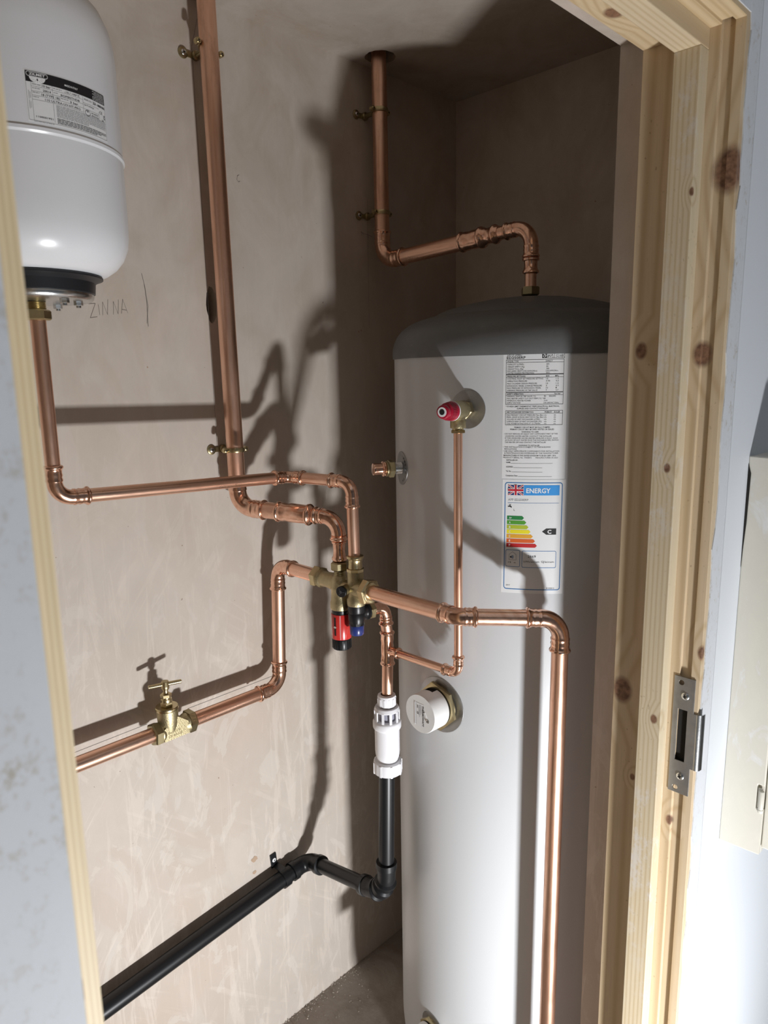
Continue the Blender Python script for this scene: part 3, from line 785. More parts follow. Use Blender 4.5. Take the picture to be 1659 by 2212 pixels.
E_.rframe('e_border', 63, 1783, 190, 1930, 12, 4); E_.rframe('e_border', 209, 1788, 512, 1934, 12, 4)
E_.line('ink_grey', [(93, 1870), (93, 1824), (125, 1798), (157, 1824), (157, 1870), (93, 1870)], 2.5); E_.poly(K, [(101, 1840), (107, 1840), (115, 1832), (115, 1858), (107, 1850), (101, 1850)])
for rr in (8, 14, 20):
    E_.line('e_border', [(112 + rr * math.cos(a * .22), 1845 + rr * math.sin(a * .22)) for a in range(-4, 5)], 3)
E_.text(K, '15', 86, 1900, 111, 16); E_.text(K, 'dB', 135, 1900, 153, 9)
E_.text(K, '2669', 262, 1845, 333, 20, .008); E_.text(K, 'kWh/annum', 225, 1890, 365, 17); E_.text(K, 'GJ/annum', 380, 1890, 495, 17)
E_.text(K, '2017', 69, 2104, 104, 10, .006); E_.text(K, '812/2013', 433, 2122, 503, 10, .012)
E_.build(el)

# ------------------------------------------------------------------ temperature and pressure relief valve on the cylinder
def curved_disc(parent, name, az, z, r, m_, off=.0003, th=.0012, n=40):
    geo = Geo(); vs = []; fs = []
    for k in range(n):
        a = 2 * PI * k / n
        vs.append(on_cyl(az + math.degrees(r * math.cos(a) / RC), z + r * math.sin(a), off + th))
    for k in range(n):
        a = 2 * PI * k / n
        vs.append(on_cyl(az + math.degrees(r * 1.01 * math.cos(a) / RC), z + r * 1.01 * math.sin(a), off - .0002))
    c = len(vs); vs.append(on_cyl(az, z, off + th))
    rings = []
    for k in range(n):
        k2 = (k + 1) % n
        fs.append([c, k, k2]); fs.append([k, n + k, n + k2, k2])
    return build(name, geo.add(vs, fs), m_, parent, smooth=40)
TA, TZ = -78.86, 1.5370
tn = radial(TA)
tb = on_cyl(TA, TZ)
tv = thing('relief_valve', 'brass relief valve with crimson cap on the front of the pale cylinder', 'valve', tb)
curved_disc(tv, 'sealing_disc', TA, TZ, .0335, 'steel')
build('base_nut', Geo().hexnut(tb + tn * .004, tn, .0165, .014, rot=.3).lathe(tb, tn, [(.011, 0), (.011, .005)], 20), 'brass', tv, smooth=30)
build('body', Geo().lathe(tb + tn * .017, tn, [(.0145, 0), (.0150, .003), (.0160, .012), (.0165, .026), (.0165, .037), (.0160, .040)], 32)
      .sweep([tb + tn * .0355 - Z_ * .005, tb + tn * .0355 - Z_ * .019], [.0125, .0125], 28), 'brass_cast', tv)
build('retaining_ring', Geo().lathe(tb + tn * .0568, tn, [(.0163, 0), (.0168, .0006), (.0168, .0018), (.0163, .0024)], 36), 'white_pl', tv)
kp = Geo().lathe(tb + tn * .0590, tn, [(.0160, 0), (.0165, .001), (.0163, .004), (.0152, .0075), (.0150, .008), (.0137, .0185), (.0120, .0195), (.0108, .0200), (.0112, .0225), (.0115, .0300), (.0108, .0320), (.0090, .0325)], 48)
knob = build('cap', kp, 'red_knob', tv, smooth=35, label='crimson ribbed plastic cap')
rb = Geo(); u_ = Z_; w_ = tn.cross(Z_)
for k in range(36):
    a = 2 * PI * k / 36; dv = u_ * math.cos(a) + w_ * math.sin(a); tv_ = tn.cross(dv)
    p0 = tb + tn * .0665 + dv * .0153; p1 = tb + tn * .0775 + dv * .0138
    rb.obox((p0 + p1) / 2, ((p1 - p0), tv_, dv), ((p1 - p0).length / 2, .0005, .0006))
build('rib', rb, 'red_knob', knob, smooth=0)['kind'] = 'stuff'
build('badge', Geo().lathe(tb + tn * .0916, tn, [(.0080, 0), (.0080, .0006)], 28), 'ink_white', knob)
build('badge_mark', Geo().lathe(tb + tn * .0923, tn, [(.0048, 0), (.0048, .0003)], 24), 'ink', knob)
tO = tb + tn * .0355
build('outlet', Geo().lathe(tO - Z_ * .030, Z_, [(.0133, 0), (.0136, .0015), (.0136, .0125), (.0125, .0140)], 32), 'brass_cast', tv)
build('outlet_nut', Geo().lathe(tO - Z_ * .034, Z_, [(.0095, 0), (.0100, .001), (.0100, .004)], 24).hexnut(tO - Z_ * .0385, Z_, .0133, .0052, rot=.2), 'brass', tv, smooth=30)

# ------------------------------------------------------------------ capped spare connection on the left flank of the cylinder
SA, SZ = -119.3, 1.4160
sn = radial(SA); sb = on_cyl(SA, SZ)
sb_t = thing('capped_stub', 'short capped copper stub with brass nut on left flank of the cylinder', 'pipe fitting', sb)
curved_disc(sb_t, 'sealing_disc', SA, SZ, .0330, 'steel')
thr = [(.0108, 0)]
for i in range(8): thr += [(.0118, .0015 + i * .002), (.0108, .0025 + i * .002)]
build('thread', Geo().lathe(sb, sn, thr, 28), 'zinc', sb_t)
build('nut', Geo().hexnut(sb + sn * .0165, sn, .0180, .0125, rot=.35).lathe(sb + sn * .029, sn, [(.0150, 0), (.0155, .001), (.0155, .0035), (.0145, .0045)], 32), 'brass_dull', sb_t, smooth=30)
build('cap', Geo().lathe(sb + sn * .0335, sn, [(.0128, 0), (.0140, .0008), (.0146, .0022), (.0140, .0038), (.0128, .0050), (.0150, .0053), (.0153, .0064), (.0140, .0076), (.0118, .0085), (.0116, .0120), (.0122, .0220), (.0124, .0245), (.0118, .0262), (.0100, .0268)], 36), 'cu_fit', sb_t)
def f_stub(u, v, off=0):
    return on_cyl(SA + math.degrees(u / RC), SZ - v, .0017 + off * .0002)
sp_ = Print(f_stub)
vs, fs, w_, ch = glyphs('IMMERSION', .02)
for i, ch_ in enumerate('IMMERSION'):
    vs, fs, w0, _c = glyphs(ch_, .02)
    a = math.radians(70 - i * 17)
    sp_.L('ink').add([f_stub((.024 + y * .006) * math.cos(a) + (x - w0 / 2) * .006 * math.sin(a), -((.024 + y * .006) * math.sin(a) - (x - w0 / 2) * .006 * math.cos(a)), 1) for x, y in vs], fs)
bpy.data.objects  # (print follows the disc)
sp_.build(sb_t, 'disc_print')

# ------------------------------------------------------------------ immersion heaters
def immersion(az, z, rd, hexr, capr, capoff, label, name='immersion_heater', detail=True):
    n = radial(az); b = on_cyl(az, z)
    t = thing(name, label, 'immersion heater', b)
    curved_disc(t, 'sealing_disc', az, z, rd, 'steel')
    build('boss_nut', Geo().lathe(b, n, [(hexr * .82, 0), (hexr * .82, .006)], 32).hexnut(b + n * .0045, n, hexr, .0085, rot=.25), 'brass', t, smooth=30)
    w = n.cross(Z_).normalized()   # to the right seen from outside when negated
    build('inner_rim', Geo().lathe(b + n * .0125, n, [(capr * .97, 0), (capr * .97, .004)], 48), 'void', t)
    # cap shell with a square cable notch cut at its top near the base
    seg = 64; prof = [(capr * .985, .0155), (capr, .017), (capr, .030), (capr * .995, capoff - .002), (capr * .97, capoff), (.0, capoff)]
    vs = []; fs = []
    u = Z_; ww = n.cross(u)
    for r_, h in prof[:-1]:
        for k in range(seg):
            a = 2 * PI * k / seg; vs.append(b + n * h + (u * math.cos(a) + ww * math.sin(a)) * r_)
    for i in range(len(prof) - 2):
        for k in range(seg):
            k2 = (k + 1) % seg
            am = (k + .5) / seg * 360
            if i <= 1 and (am > 350 or am < 22) and detail: continue
            fs.append([i * seg + k, i * seg + k2, (i + 1) * seg + k2, (i + 1) * seg + k])
    c = len(vs); vs.append(b + n * capoff)
    for k in range(seg): fs.append([(len(prof) - 2) * seg + k, (len(prof) - 2) * seg + (k + 1) % seg, c])
    cap = build('cap', Geo().add(vs, fs), 'imm_white', t, smooth=40)
    build('cable_opening', Geo().lathe(b + n * .0150, n, [(capr * .90, 0), (capr * .90, capoff * .5)], 40), 'void', t)
    return t, cap, b, n
IA, IZ = -91.6, .9650
im, cap, ib, inn = immersion(IA, IZ, .0555, .0485, .0385, .0560, 'white capped immersion heater with printed face low on the cylinder front')
iw = inn.cross(Z_).normalized()      # seen from outside, +iw points left
def f_imm(u, v, off=0):
    return ib + inn * (.0563 + off * .00018) - iw * u - Z_ * v
I_ = Print(f_imm)
I_.rect('paper', -.0125, -.0215, .0105, .0250, 0, 1)
build_gc = I_
def T(body, u, v0, v1, h, bold=0.0):
    vs, fs, w0, c0 = glyphs(body, bold)
    I_.L('ink').add([f_imm(u + y * h / c0, v0 + x * (v1 - v0) / w0, 1.5) for x, y in vs], fs)
I_.layers['ink'] = Geo()
T('THERMOWATT', .0062, -.0185, .0235, .0036, .03)
for u_, v0, v1 in ((.0032, -.018, -.001), (.0012, -.019, .002), (-.0010, -.018, .006), (-.0034, -.016, .003)):
    v = v0
    while v < v1:
        l = rnd.uniform(.0012, .003); I_.layers.setdefault('ink_grey', Geo()).add([f_imm(u_, v, 1.5), f_imm(u_ + .0007, v, 1.5), f_imm(u_ + .0007, min(v + l, v1), 1.5), f_imm(u_, min(v + l, v1), 1.5)], [[0, 1, 2, 3]]); v += l + .0007
T('CE', -.0072, -.0035, .0015, .0032, .03); T('EAC', -.0072, -.0165, -.0105, .0024, .03)
v = -.020
while v < .022:
    l = rnd.uniform(.001, .0028); I_.layers['ink'].add([f_imm(-.0114, v, 1.5), f_imm(-.0106, v, 1.5), f_imm(-.0106, v + l, 1.5), f_imm(-.0114, v + l, 1.5)], [[0, 1, 2, 3]]); v += l + .0006
for m_, geo in I_.layers.items(): build('face_print', geo, m_, cap, smooth=0, recalc=False)['kind'] = 'stuff'
build('label_edge', Geo().obox(f_imm(-.0130, .0017, .5), (iw, Z_, inn), (.0006, .0233, .0004)), 'ink_white', cap, smooth=0)
screw(im, f_imm(.0195, .0085, 0), inn, .0040)
build('screw_bridge', Geo().obox(f_imm(.0150, .0015, 1), ((-iw * .5 - Z_).normalized(), (-iw + Z_ * .5).normalized(), inn), (.0085, .0024, .0004)), 'imm_white', cap, smooth=0)

LA, LZ = -96.56, .1990
i2, cap2, _b, _n = immersion(LA, LZ, .0345, .0285, .0225, .0330, 'white capped fitting at the foot of the cylinder by the floor', name='drain_fitting', detail=False)
i2['category'] = 'pipe fitting'

# ------------------------------------------------------------------ expansion vessel
VX = Vector((.145, .4172, 0))
ve = thing('expansion_vessel', 'white domed expansion vessel with a printed label high on the left', 'expansion vessel', (VX.x, VX.y, 1.70))
sh = [(.0905, 1.7480), (.1040, 1.7520), (.1170, 1.7610), (.1270, 1.7730), (.1340, 1.7890), (.1365, 1.8050), (.1372, 1.83), (.1372, 1.9055), (.1380, 1.9070), (.1392, 1.9085), (.1392, 1.9125), (.1380, 1.9140), (.1372, 1.9155),
      (.1372, 2.035), (.1360, 2.058), (.1315, 2.078), (.1230, 2.097), (.1080, 2.114), (.086, 2.127), (.055, 2.136), (.02, 2.140)]
shell = build('shell', Geo().lathe(VX, Z_, sh, 96), 'enamel', ve, smooth=28)
build('collar', Geo().lathe(VX, Z_, [(.0920, 1.7495), (.0955, 1.7470), (.0955, 1.7445), (.0885, 1.7420), (.0845, 1.7390), (.0835, 1.7300), (.0830, 1.7240), (.080, 1.7232)][::-1], 64), 'black_rubber', ve, smooth=35, label='black ring under the shell')
build('flange', Geo().lathe(VX, Z_, [(.070, 1.7130), (.0775, 1.7140), (.0800, 1.7165), (.0812, 1.7210), (.0800, 1.7245)], 64), 'zinc', ve, smooth=35)
for a in (20, 62, 128, 200, 262, 320):
    c = VX + radial(a) * .058
    build('bolt', Geo().hexnut((c.x, c.y, 1.7075), Z_, .0066, .0060, rot=a).lathe((c.x, c.y, 1.7045), Z_, [(.0035, 0), (.0035, .004)], 12), 'zinc', ve, smooth=30)
th_ = [(.0128, 0)]
for i in range(6): th_ += [(.0142, .001 + i * .0022), (.0128, .0021 + i * .0022)]
build('neck', Geo().lathe(VX + Z_ * 1.6995, Z_, [(.0152, 0), (.0152, .0005)] + [(r, h + .0005) for r, h in th_], 28).lathe(VX + Z_ * 1.7105, Z_, [(.0125, 0), (.0118, .002), (.0118, .005)], 24), 'brass', ve)
build('union_nut', Geo().hexnut(VX + Z_ * 1.6864, Z_, .0195, .0150, rot=.15), 'brass', ve, smooth=30)
build('wall_bracket', Geo().box((.0, VX.y - .03, 1.93), (.010, VX.y + .03, 2.03)).box((.0, VX.y - .012, 1.95), (.02, VX.y + .012, 2.01)), 'steel', ve, smooth=0)
# label on the shell: units 0..1000 across, 0..505 down
def f_v(u, v, off=0):
    az = -14.2 + u / 1000 * 46.7
    return on_cyl(az, 1.9763 - v * .000112, .00040 + off * .00022, VX, .1372)
vl = curved_paper('vessel_label', shell, f_v, -14, -12, 1012, 520, 16, 'paper')
ORG[vl.name] = ORG[shell.name]
VL = Print(f_v)
VL.rframe('ink_grey', 0, 0, 1000, 505, 14, 3)
VL.rect('ink', 0, 0, 1000, 112, 0, 24)
VL.rframe('ink_white', 12, 8, 232, 54, 22, 5, 1); VL.text('ink_white', 'ZILMET', 40, 42, 205, 24, .02, off=1)
pts = [(40, 60)] + [(122 + 84 * math.cos(a), 58 + 62 * math.sin(a)) for a in [PI - i * PI / 14 for i in range(15)]]
VL.poly('ink_white', [(122 + 84 * math.cos(i * PI / 16), 58 + 60 * math.sin(i * PI / 16)) for i in range(17)], 1)
VL.poly('ink', [(122, 66), (130, 82), (128, 92), (116, 92), (114, 82)], 2)
for a in range(2, 15, 2):
    VL.line('ink_grey', [(122 + 44 * math.cos(a * PI / 16), 58 + 32 * math.sin(a * PI / 16)), (122 + 80 * math.cos(a * PI / 16), 58 + 56 * math.sin(a * PI / 16))], 2, 1.5)
VL.text('ink_white', 'MADE IN ITALY', 420, 74, 580, 20, .015, off=1)
rr_ = random.Random(5)
def small(m_, u0, u1, v, h, off=0, wl=(14, 46)):
    u = u0
    while u < u1 - 6:
        w = min(rr_.uniform(*wl), u1 - u); VL.rect(m_, u, v, u + w, v + h, off, 1); u += w + 6
for i, v in enumerate((14, 28, 42, 56, 70, 84, 98)): small('ink_white', 790 + (25 if i in (1, 3) else 0), 985, v, 4, 1)
for v in (152, 200, 244, 288): VL.rect('ink_grey', 50, v, 640, v + 2.5)
VL.rect('ink_grey', 50, 112, 53, 505); VL.rect('ink_grey', 270, 288, 273, 490); VL.rect('ink_grey', 272, 112, 275, 244); VL.rect('ink_grey', 640, 112, 643, 320); VL.rect('ink_grey', 350, 200, 353, 244)
VL.rect('ink_grey', 640, 182, 880, 184.5); VL.rect('ink_grey', 640, 246, 880, 248.5); VL.rect('ink_grey', 640, 318, 1000, 320.5); VL.rect('ink_grey', 880, 218, 883, 318); VL.rect('ink_grey', 352, 288, 640, 290.5)
small('ink_grey', 62, 150, 128, 6); VL.text('ink', '10 bar', 165, 144, 256, 22, .01); small('ink_grey', 284, 380, 128, 6); VL.text('ink', '-10 / +99\u00b0C', 410, 146, 600, 22, .01)
small('ink_grey', 62, 140, 168, 6); VL.text('ink', '20014', 170, 192, 255, 22, .01); small('ink_grey', 284, 330, 172, 6); VL.text('ink', 'BOPB0TNDB', 365, 194, 595, 22, .01)
small('ink_grey', 62, 130, 212, 6); VL.text('ink', '18 (TYPE 18)', 150, 236, 345, 22, .01); small('ink_grey', 362, 450, 214, 6); VL.text('ink', '3 bar', 470, 238, 570, 22, .01)
small('ink_grey', 62, 120, 258, 6); VL.text('ink', '110 ULTRA-UV-HT-PRO', 185, 281, 600, 22, .01)
VL.text('ink', 'YEAR-S.N.', 655, 150, 775, 17); VL.text('ink', '23', 790, 158, 835, 27, .03); VL.text('ink', '-', 842, 158, 858, 27, .03); VL.text('ink', '000000106362', 866, 160, 996, 24, .03)
VL.text('ink', 'Set Precharge', 655, 210, 800, 17)
VL.line('ink', [(700 + 36 * math.cos(i * PI / 12), 282 + 30 * math.sin(i * PI / 12)) for i in range(25)], 5); VL.poly('ink', [(686, 262), (714, 262), (712, 272), (688, 272)])
VL.text('ink', 'FOR SANITARY', 752, 275, 868, 14, .01); VL.text('ink', 'APPLICATIONS', 752, 300, 868, 14, .01)
VL.text('ink', 'CE', 892, 232, 945, 30); VL.text('ink', 'UK', 962, 250, 996, 20, .02); VL.text('ink', 'CA', 962, 275, 996, 20, .02); VL.text('ink', 'EAC', 930, 308, 970, 22, .01)
VL.text('ink', '1100001931', 75, 470, 255, 18, .015)
for i in range(10): small('ink_grey', 300, 985 if i < 8 else 700, 304 + i * 13.0 + (18 if i < 0 else 0), 5)
for i in range(4): small('ink', 300, (985, 985, 900, 820)[i], 440 + i * 15, 7, 0, (20, 60))
small('ink_grey', 50, 260, 512, 4)
for v in (200, 300): VL.rect('ink_grey', 18, v, 22, v + 90, 0, 1); VL.rect('ink_grey', 32, v + 14, 36, v + 80, 0, 1)
for m_, geo in VL.layers.items():
    build('print', geo, m_, shell, smooth=0, recalc=False)['kind'] = 'stuff'

# ------------------------------------------------------------------ pipe run: expansion vessel to control valve
r22, r28, r15 = .0112, .0142, .0078
p0 = Vector((.145, .4176, 1.690)); c1 = Vector((.145, .4166, 1.4205)); c2 = Vector((.152, .8620, 1.4045)); c3 = Vector((.2960, .8963, 1.4030)); p4 = Vector((.2990, .8963, 1.256))
run = thing('vessel_pipe', 'copper pipe from the white vessel along the wall to the control valve', 'copper pipe', c1)
d01 = unit(p0, c1); d12 = unit(c1, c2); d23 = unit(c2, c3); d34 = unit(c3, p4)
a, b = elbow(run, c1, d01, d12, r22, .026, .026); pipe(run, p0, a, r22, 'cu_z', ext0=0)
a2, b2 = elbow(run, c2, d12, d23, r22, .020, .022, name='bend'); pipe(run, b, a2, r22, 'cu_y')
a3, b3 = elbow(run, c3, d23, d34, r22, .026, .024); pipe(run, b2, a3, r22, 'cu_x')
pipe(run, b3, p4, r22, 'cu_z', ext1=0)

# ------------------------------------------------------------------ riser that drops from the ceiling to the control valve
r35 = .0168
q0 = Vector((.047, .8020, ZC + .06)); qc = Vector((.047, .8115, 1.3380)); qe = Vector((.2560, .8963, 1.3300)); q4 = Vector((.2562, .8963, 1.2445))
run = thing('riser_pipe', 'thick copper riser left of the valve, dropping from the ceiling', 'copper pipe', qc)
d1 = unit(q0, qc); d2 = unit(qc, qe); d3 = unit(qe, q4)
a, b = elbow(run, qc, d1, d2, r35, .036, .028); pipe(run, q0, a, r35, 'cu_z', ext0=0)
# straight chain of reducers between the two elbows
ra, rb_ = elbow(run, qe, d2, d3, r28 - .0004, .034, .019, s1=.012)
tot = (ra - b).length
def redu(r1, r2, Ltot):
    pr = [(h - .006, rr) for h, rr in bead_profile(r1)]
    pr += [(.008, r1 + .0013), (.014, r1 + .0021), (Ltot * .40, r1 + .0012), (Ltot * .48, r1 + .0018), (Ltot * .60, (r1 + r2) / 2 + .001), (Ltot * .68, r2 + .0014)]
    pr += [(Ltot + .006 - h, rr) for h, rr in bead_profile(r2)[::-1]]
    return pr
mid1 = tot * .26
pipe(run, b, b + d2 * mid1, r35, 'cu_x')
coupling(run, b + d2 * mid1, ra, [(0, r35 + .001), (.0008, r35 + .0034), (.003, r35 + .0042), (.0056, r35 + .0032), (.007, r35 + .0014), (.014, r35 + .0022), (.022, r35 + .0006), (.030, r35 + .0024), (tot * .60, r35 + .0018),
                                  (tot * .60 + .002, r35 + .0046), (tot * .60 + .005, r35 + .0050), (tot * .60 + .008, r35 + .0030), (tot * .60 + .012, r28 - .001), (tot * .66 + .014, r28 + .0012), (tot * .74 - .002, r28 + .0008)], name='reducer')
pipe(run, b + d2 * (mid1 + tot * .6), ra, r28 - .0002, 'cu_x', ext0=0)
coupling(run, rb_, q4, [(0, r22 + .0012), (.0015, r22 + .0034), (.0045, r22 + .0034), (.006, r22 + .0012), ((q4 - rb_).length * .5, r22 + .0002), ((q4 - rb_).length - .010, r22 + .0014), ((q4 - rb_).length - .007, r22 + .0036), ((q4 - rb_).length - .003, r22 + .0036), ((q4 - rb_).length, r22 + .001)])

# ------------------------------------------------------------------ cold supply along the wall: stop tap and the pipes either side of it
ZS = .9240; XSP = .052
run = thing('supply_pipe', 'copper pipe left of the brass stop tap, running out behind the door jamb', 'copper pipe', (XSP, .40, ZS))
pipe(run, (XSP, -.515, .928), (XSP, .5870, .9252), r28, 'cu_y', ext=0)
run = thing('supply_pipe', 'copper pipe from the stop tap up and over to the control valve', 'copper pipe', (XSP, .80, ZS))
s0 = Vector((XSP, .667, .9240)); sc1 = Vector((XSP, .8885, .9236)); sc2 = Vector((XSP, .8985, 1.2005)); s3 = Vector((.186, .8963, 1.2005))
d1 = unit(s0, sc1); d2 = unit(sc1, sc2); d3 = unit(sc2, s3)
a, b = elbow(run, sc1, d1, d2, r28, .034, .026); pipe(run, s0, a, r28, 'cu_y', ext0=.004)
a2, b2 = elbow(run, sc2, d2, d3, r28, .030, .026); pipe(run, b, a2, r28, 'cu_z'); pipe(run, b2, s3, r28, 'cu_x', ext1=.004)

st = thing('stop_tap', 'brass stop tap with tee handle on the lower wall pipe', 'stop tap', (XSP, .627, ZS))
yA, yB = .5865, .6680
def nut_y(y0, ln, r, rot): return Geo().hexnut((XSP, y0, ZS + .001), Y_, r, ln, rot=rot)
build('nut', nut_y(yA - .004, .017, .0232, .15), 'brass_dull', st, smooth=30); build('nut', nut_y(yB - .012, .017, .0232, .5), 'brass_dull', st, smooth=30)
bd = Geo().lathe((XSP, yA + .010, ZS), Y_, [(.0195, 0), (.0205, .003), (.0195, .006), (.0165, .010), (.0165, .050), (.0185, .054), (.0200, .058), (.0200, .062)], 36)
bd.sweep([(XSP + .002, .617, ZS - .004), (XSP + .002, .617, ZS + .012), (XSP + .002, .617, ZS + .034), (XSP + .002, .617, ZS + .046)], [.0145, .0185, .0205, .0208], 36)
bd.prism([[(.628, ZS + .030), (.634, ZS + .026), (.652, ZS + .012), (.654, ZS - .014), (.600, ZS - .0145), (.600, ZS + .01)]], (XSP - .011, 0, 0), (0, 1, 0), (0, 0, 1), (.0285, 0, 0))
build('body', bd, 'brass_cast', st, smooth=35)
hx, hy = XSP + .002, .617
build('headwork', Geo().lathe((hx, hy, ZS + .044), Z_, [(.0215, 0), (.0222, .002), (.0222, .005), (.0210, .007)], 36).hexnut((hx, hy, ZS + .051), Z_, .0125, .010, rot=.5)
      .lathe((hx, hy, ZS + .060), Z_, [(.0105, 0), (.0108, .002), (.0108, .006), (.0085, .0075), (.0085, .010)], 28).hexnut((hx, hy, ZS + .069), Z_, .0108, .0075, rot=.1), 'brass', st, smooth=30)
hd = Geo().sweep([(hx, hy, ZS + .070), (hx, hy, ZS + .092)], [.0048, .0048], 16).lathe((hx, hy, ZS + .085), Z_, [(.0066, 0), (.0076, .002), (.0078, .007), (.0072, .009), (.0072, .015), (.0066, .017)], 20)
ta = Vector((.34, 1, .0)).normalized()
hd.sweep([Vector((hx, hy, ZS + .0955)) + ta * s * .0315 for s in (-1, -.97, -.6, 0, .6, .97, 1)], [.0022, .0038, .0040, .0040, .0040, .0038, .0022], 16)
build('tee_handle', hd, 'brass', st, smooth=40)
def f_tap(u, v, off=0): return Vector((XSP + .0178, .608 + u, ZS - .001 - v))
tp = Print(f_tap)
for b_, v, w, h in (('BS1010', .000, .026, .0052), ('CR BRASS', .0075, .030, .0042)):
    vs, fs, w0, c0 = glyphs(b_, .02); tp.L('brass_dull').add([f_tap(x * w / w0, v - y * h / c0) for x, y in vs], fs)
tp.build(st, 'cast_lettering')

# ------------------------------------------------------------------ multi-way pressure control valve
cv = thing('control_valve', 'brass control valve with red cartridge and black relief head amid the pipes', 'valve', (.2560, .8963, 1.20))
yv, zv = .8963, 1.1995
b1x, b2x = .2560, .3010
build('inlet_nut', Geo().hexnut((.1820, yv, zv + .001), X_, .0225, .0185, rot=.2), 'brass', cv, smooth=30)
bd = Geo().lathe((.1990, yv, zv), X_, [(.0185, 0), (.0195, .003), (.0185, .006), (.0160, .009), (.0155, .022), (.0175, .040), (.0150, .060)], 36)
bd.lathe((b1x, yv, 1.1480), Z_, [(.0200, 0), (.0208, .002), (.0208, .014), (.0190, .018), (.0182, .030), (.0182, .0400), (.0188, .0410), (.0188, .0440), (.0182, .0450), (.0175, .058), (.0150, .065), (.0115, .0685)], 40)
bd.lathe((b1x, yv, zv - .004), X_, [(.0130, 0), (.0130, .045)], 32)
bd.lathe((b2x, yv, 1.1650), Z_, [(.0172, 0), (.0178, .002), (.0178, .012), (.0150, .016), (.0140, .022), (.0150, .034), (.0158, .040), (.0158, .066), (.0150, .068)], 36)
bd.lathe((b2x, yv, zv - .002), X_, [(.0160, 0), (.0180, .016), (.0175, .026), (.0185, .030)], 36)
build('body', bd, 'brass_cast', cv, smooth=35)
build('top_nut', Geo().lathe((b1x, yv, 1.2150), Z_, [(.0112, 0), (.0120, .002), (.0112, .004), (.0120, .006), (.0112, .008), (.0120, .010)], 28).hexnut((b1x, yv, 1.2265), Z_, .0178, .0165, rot=.1), 'brass_dull', cv, smooth=30)
build('press_adaptor', Geo().hexnut((b2x, yv, 1.2310), Z_, .0172, .0075, rot=.3, sides=8).lathe((b2x, yv, 1.2380), Z_, [(.0140, 0), (.0138, .006), (.0132, .010), (.0138, .016), (.0145, .018), (.0165, .0200), (.0168, .0225), (.0160, .0245), (.0130, .0255)], 36), 'brass', cv, smooth=30)
build('outlet_nut', Geo().hexnut((.3270, yv, zv - .0015), X_, .0255, .0170, rot=.3), 'brass', cv, smooth=30)
build('outlet_ring', Geo().lathe((.3430, yv, zv - .0015), X_, [(.0205, 0), (.0205, .0030), (.0180, .0042), (.0150, .0044)], 36), 'brass', cv)
# gauge port
gp = Geo().lathe((.2880, yv - .012, zv - .003), (0.30, -1, 0), [(.0098, 0), (.0095, .010), (.0090, .016)], 28)
build('gauge_port', gp, 'brass_cast', cv)
gd = Vector((.30, -1, 0)).normalized(); gO = Vector((.2880, yv - .012, zv - .003)) + gd * .015
plug = build('gauge_plug', Geo().lathe(gO, gd, [(.0102, 0), (.0108, .001), (.0108, .006), (.0102, .0068), (.0085, .0070)], 32), 'black', cv, smooth=35)
gm = Geo(); gu = Z_; gw = gd.cross(Z_)
gm.lathe(gO + gd * .0068, gd, [(.0028, 0), (.0028, .0008)], 16)
for k in range(3):
    a = 2 * PI * k / 3 + .5; dv = gu * math.cos(a) + gw * math.sin(a); gm.obox(gO + gd * .0072 + dv * .0052, (dv, gd.cross(dv), gd), (.0026, .0005, .0004))
build('plug_mark', gm, simple('dark_grey_plastic', (.05, .05, .055), .35), plug, smooth=0)
# red cartridge
build('black_ring', Geo().lathe((b1x, yv, 1.1385), Z_, [(.0178, 0), (.0186, .001), (.0186, .0095), (.0200, .0098)], 40), 'black', cv)
red = build('cartridge', Geo().lathe((b1x, yv, 1.0880), Z_, [(.0192, 0), (.0196, .001), (.0196, .050), (.0190, .0510)], 48), 'red', cv, label='glossy red cartridge')
cn = Vector((.52, -.86, 0)).normalized(); cw = cn.cross(Z_)
def on_red(a_deg, z, off): 
    a = math.atan2(cn.y, cn.x) + math.radians(a_deg); return Vector((b1x + (.0196 + off) * math.cos(a), yv + (.0196 + off) * math.sin(a), z))
ws = Geo()
for (a0, a1, z0, z1, off) in ((-27, -15, 1.0970, 1.1340, .0004),):
    ws.add([on_red(a0, z0, off), on_red(a1, z0, off), on_red(a1, z1, off), on_red(a0, z1, off)], [[0, 1, 2, 3]])
build('scale_slot', ws, 'void', red, smooth=0, recalc=False)
ws = Geo(); ws.add([on_red(-33, 1.1140, .0008), on_red(-21, 1.1115, .0010), on_red(-10, 1.1140, .0008), on_red(-21, 1.1165, .0010)], [[0, 1, 2, 3]])
build('pointer', ws, 'zinc', red, smooth=0, recalc=False)
ws = Geo()
for a0, a1 in ((-46, -43.5), (8, 11), (13, 14.5)):
    ws.add([on_red(a0, 1.0890, .0003), on_red(a1, 1.0890, .0003), on_red(a1, 1.1385, .0003), on_red(a0, 1.1385, .0003)], [[0, 1, 2, 3]])
build('sleeve_highlight', ws, simple('painted_sleeve_highlight', (0.75, 0.42, 0.42), .15), red, smooth=0, recalc=False)  # pale strips paint the clear sleeve's highlight onto the red cartridge
cb = Geo().lathe((b1x, yv, 1.0660), Z_, [(.0175, 0), (.0183, .0015), (.0186, .021), (.0180, .0225)], 40)
for k in range(20):
    a = 18 * k; d = radial(a); cb.obox((b1x + d.x * .0186, yv + d.y * .0186, 1.0768), (d, d.cross(Z_), Z_), (.0008, .0012, .0090))
build('adjuster_cap', cb, 'black', cv, smooth=35)
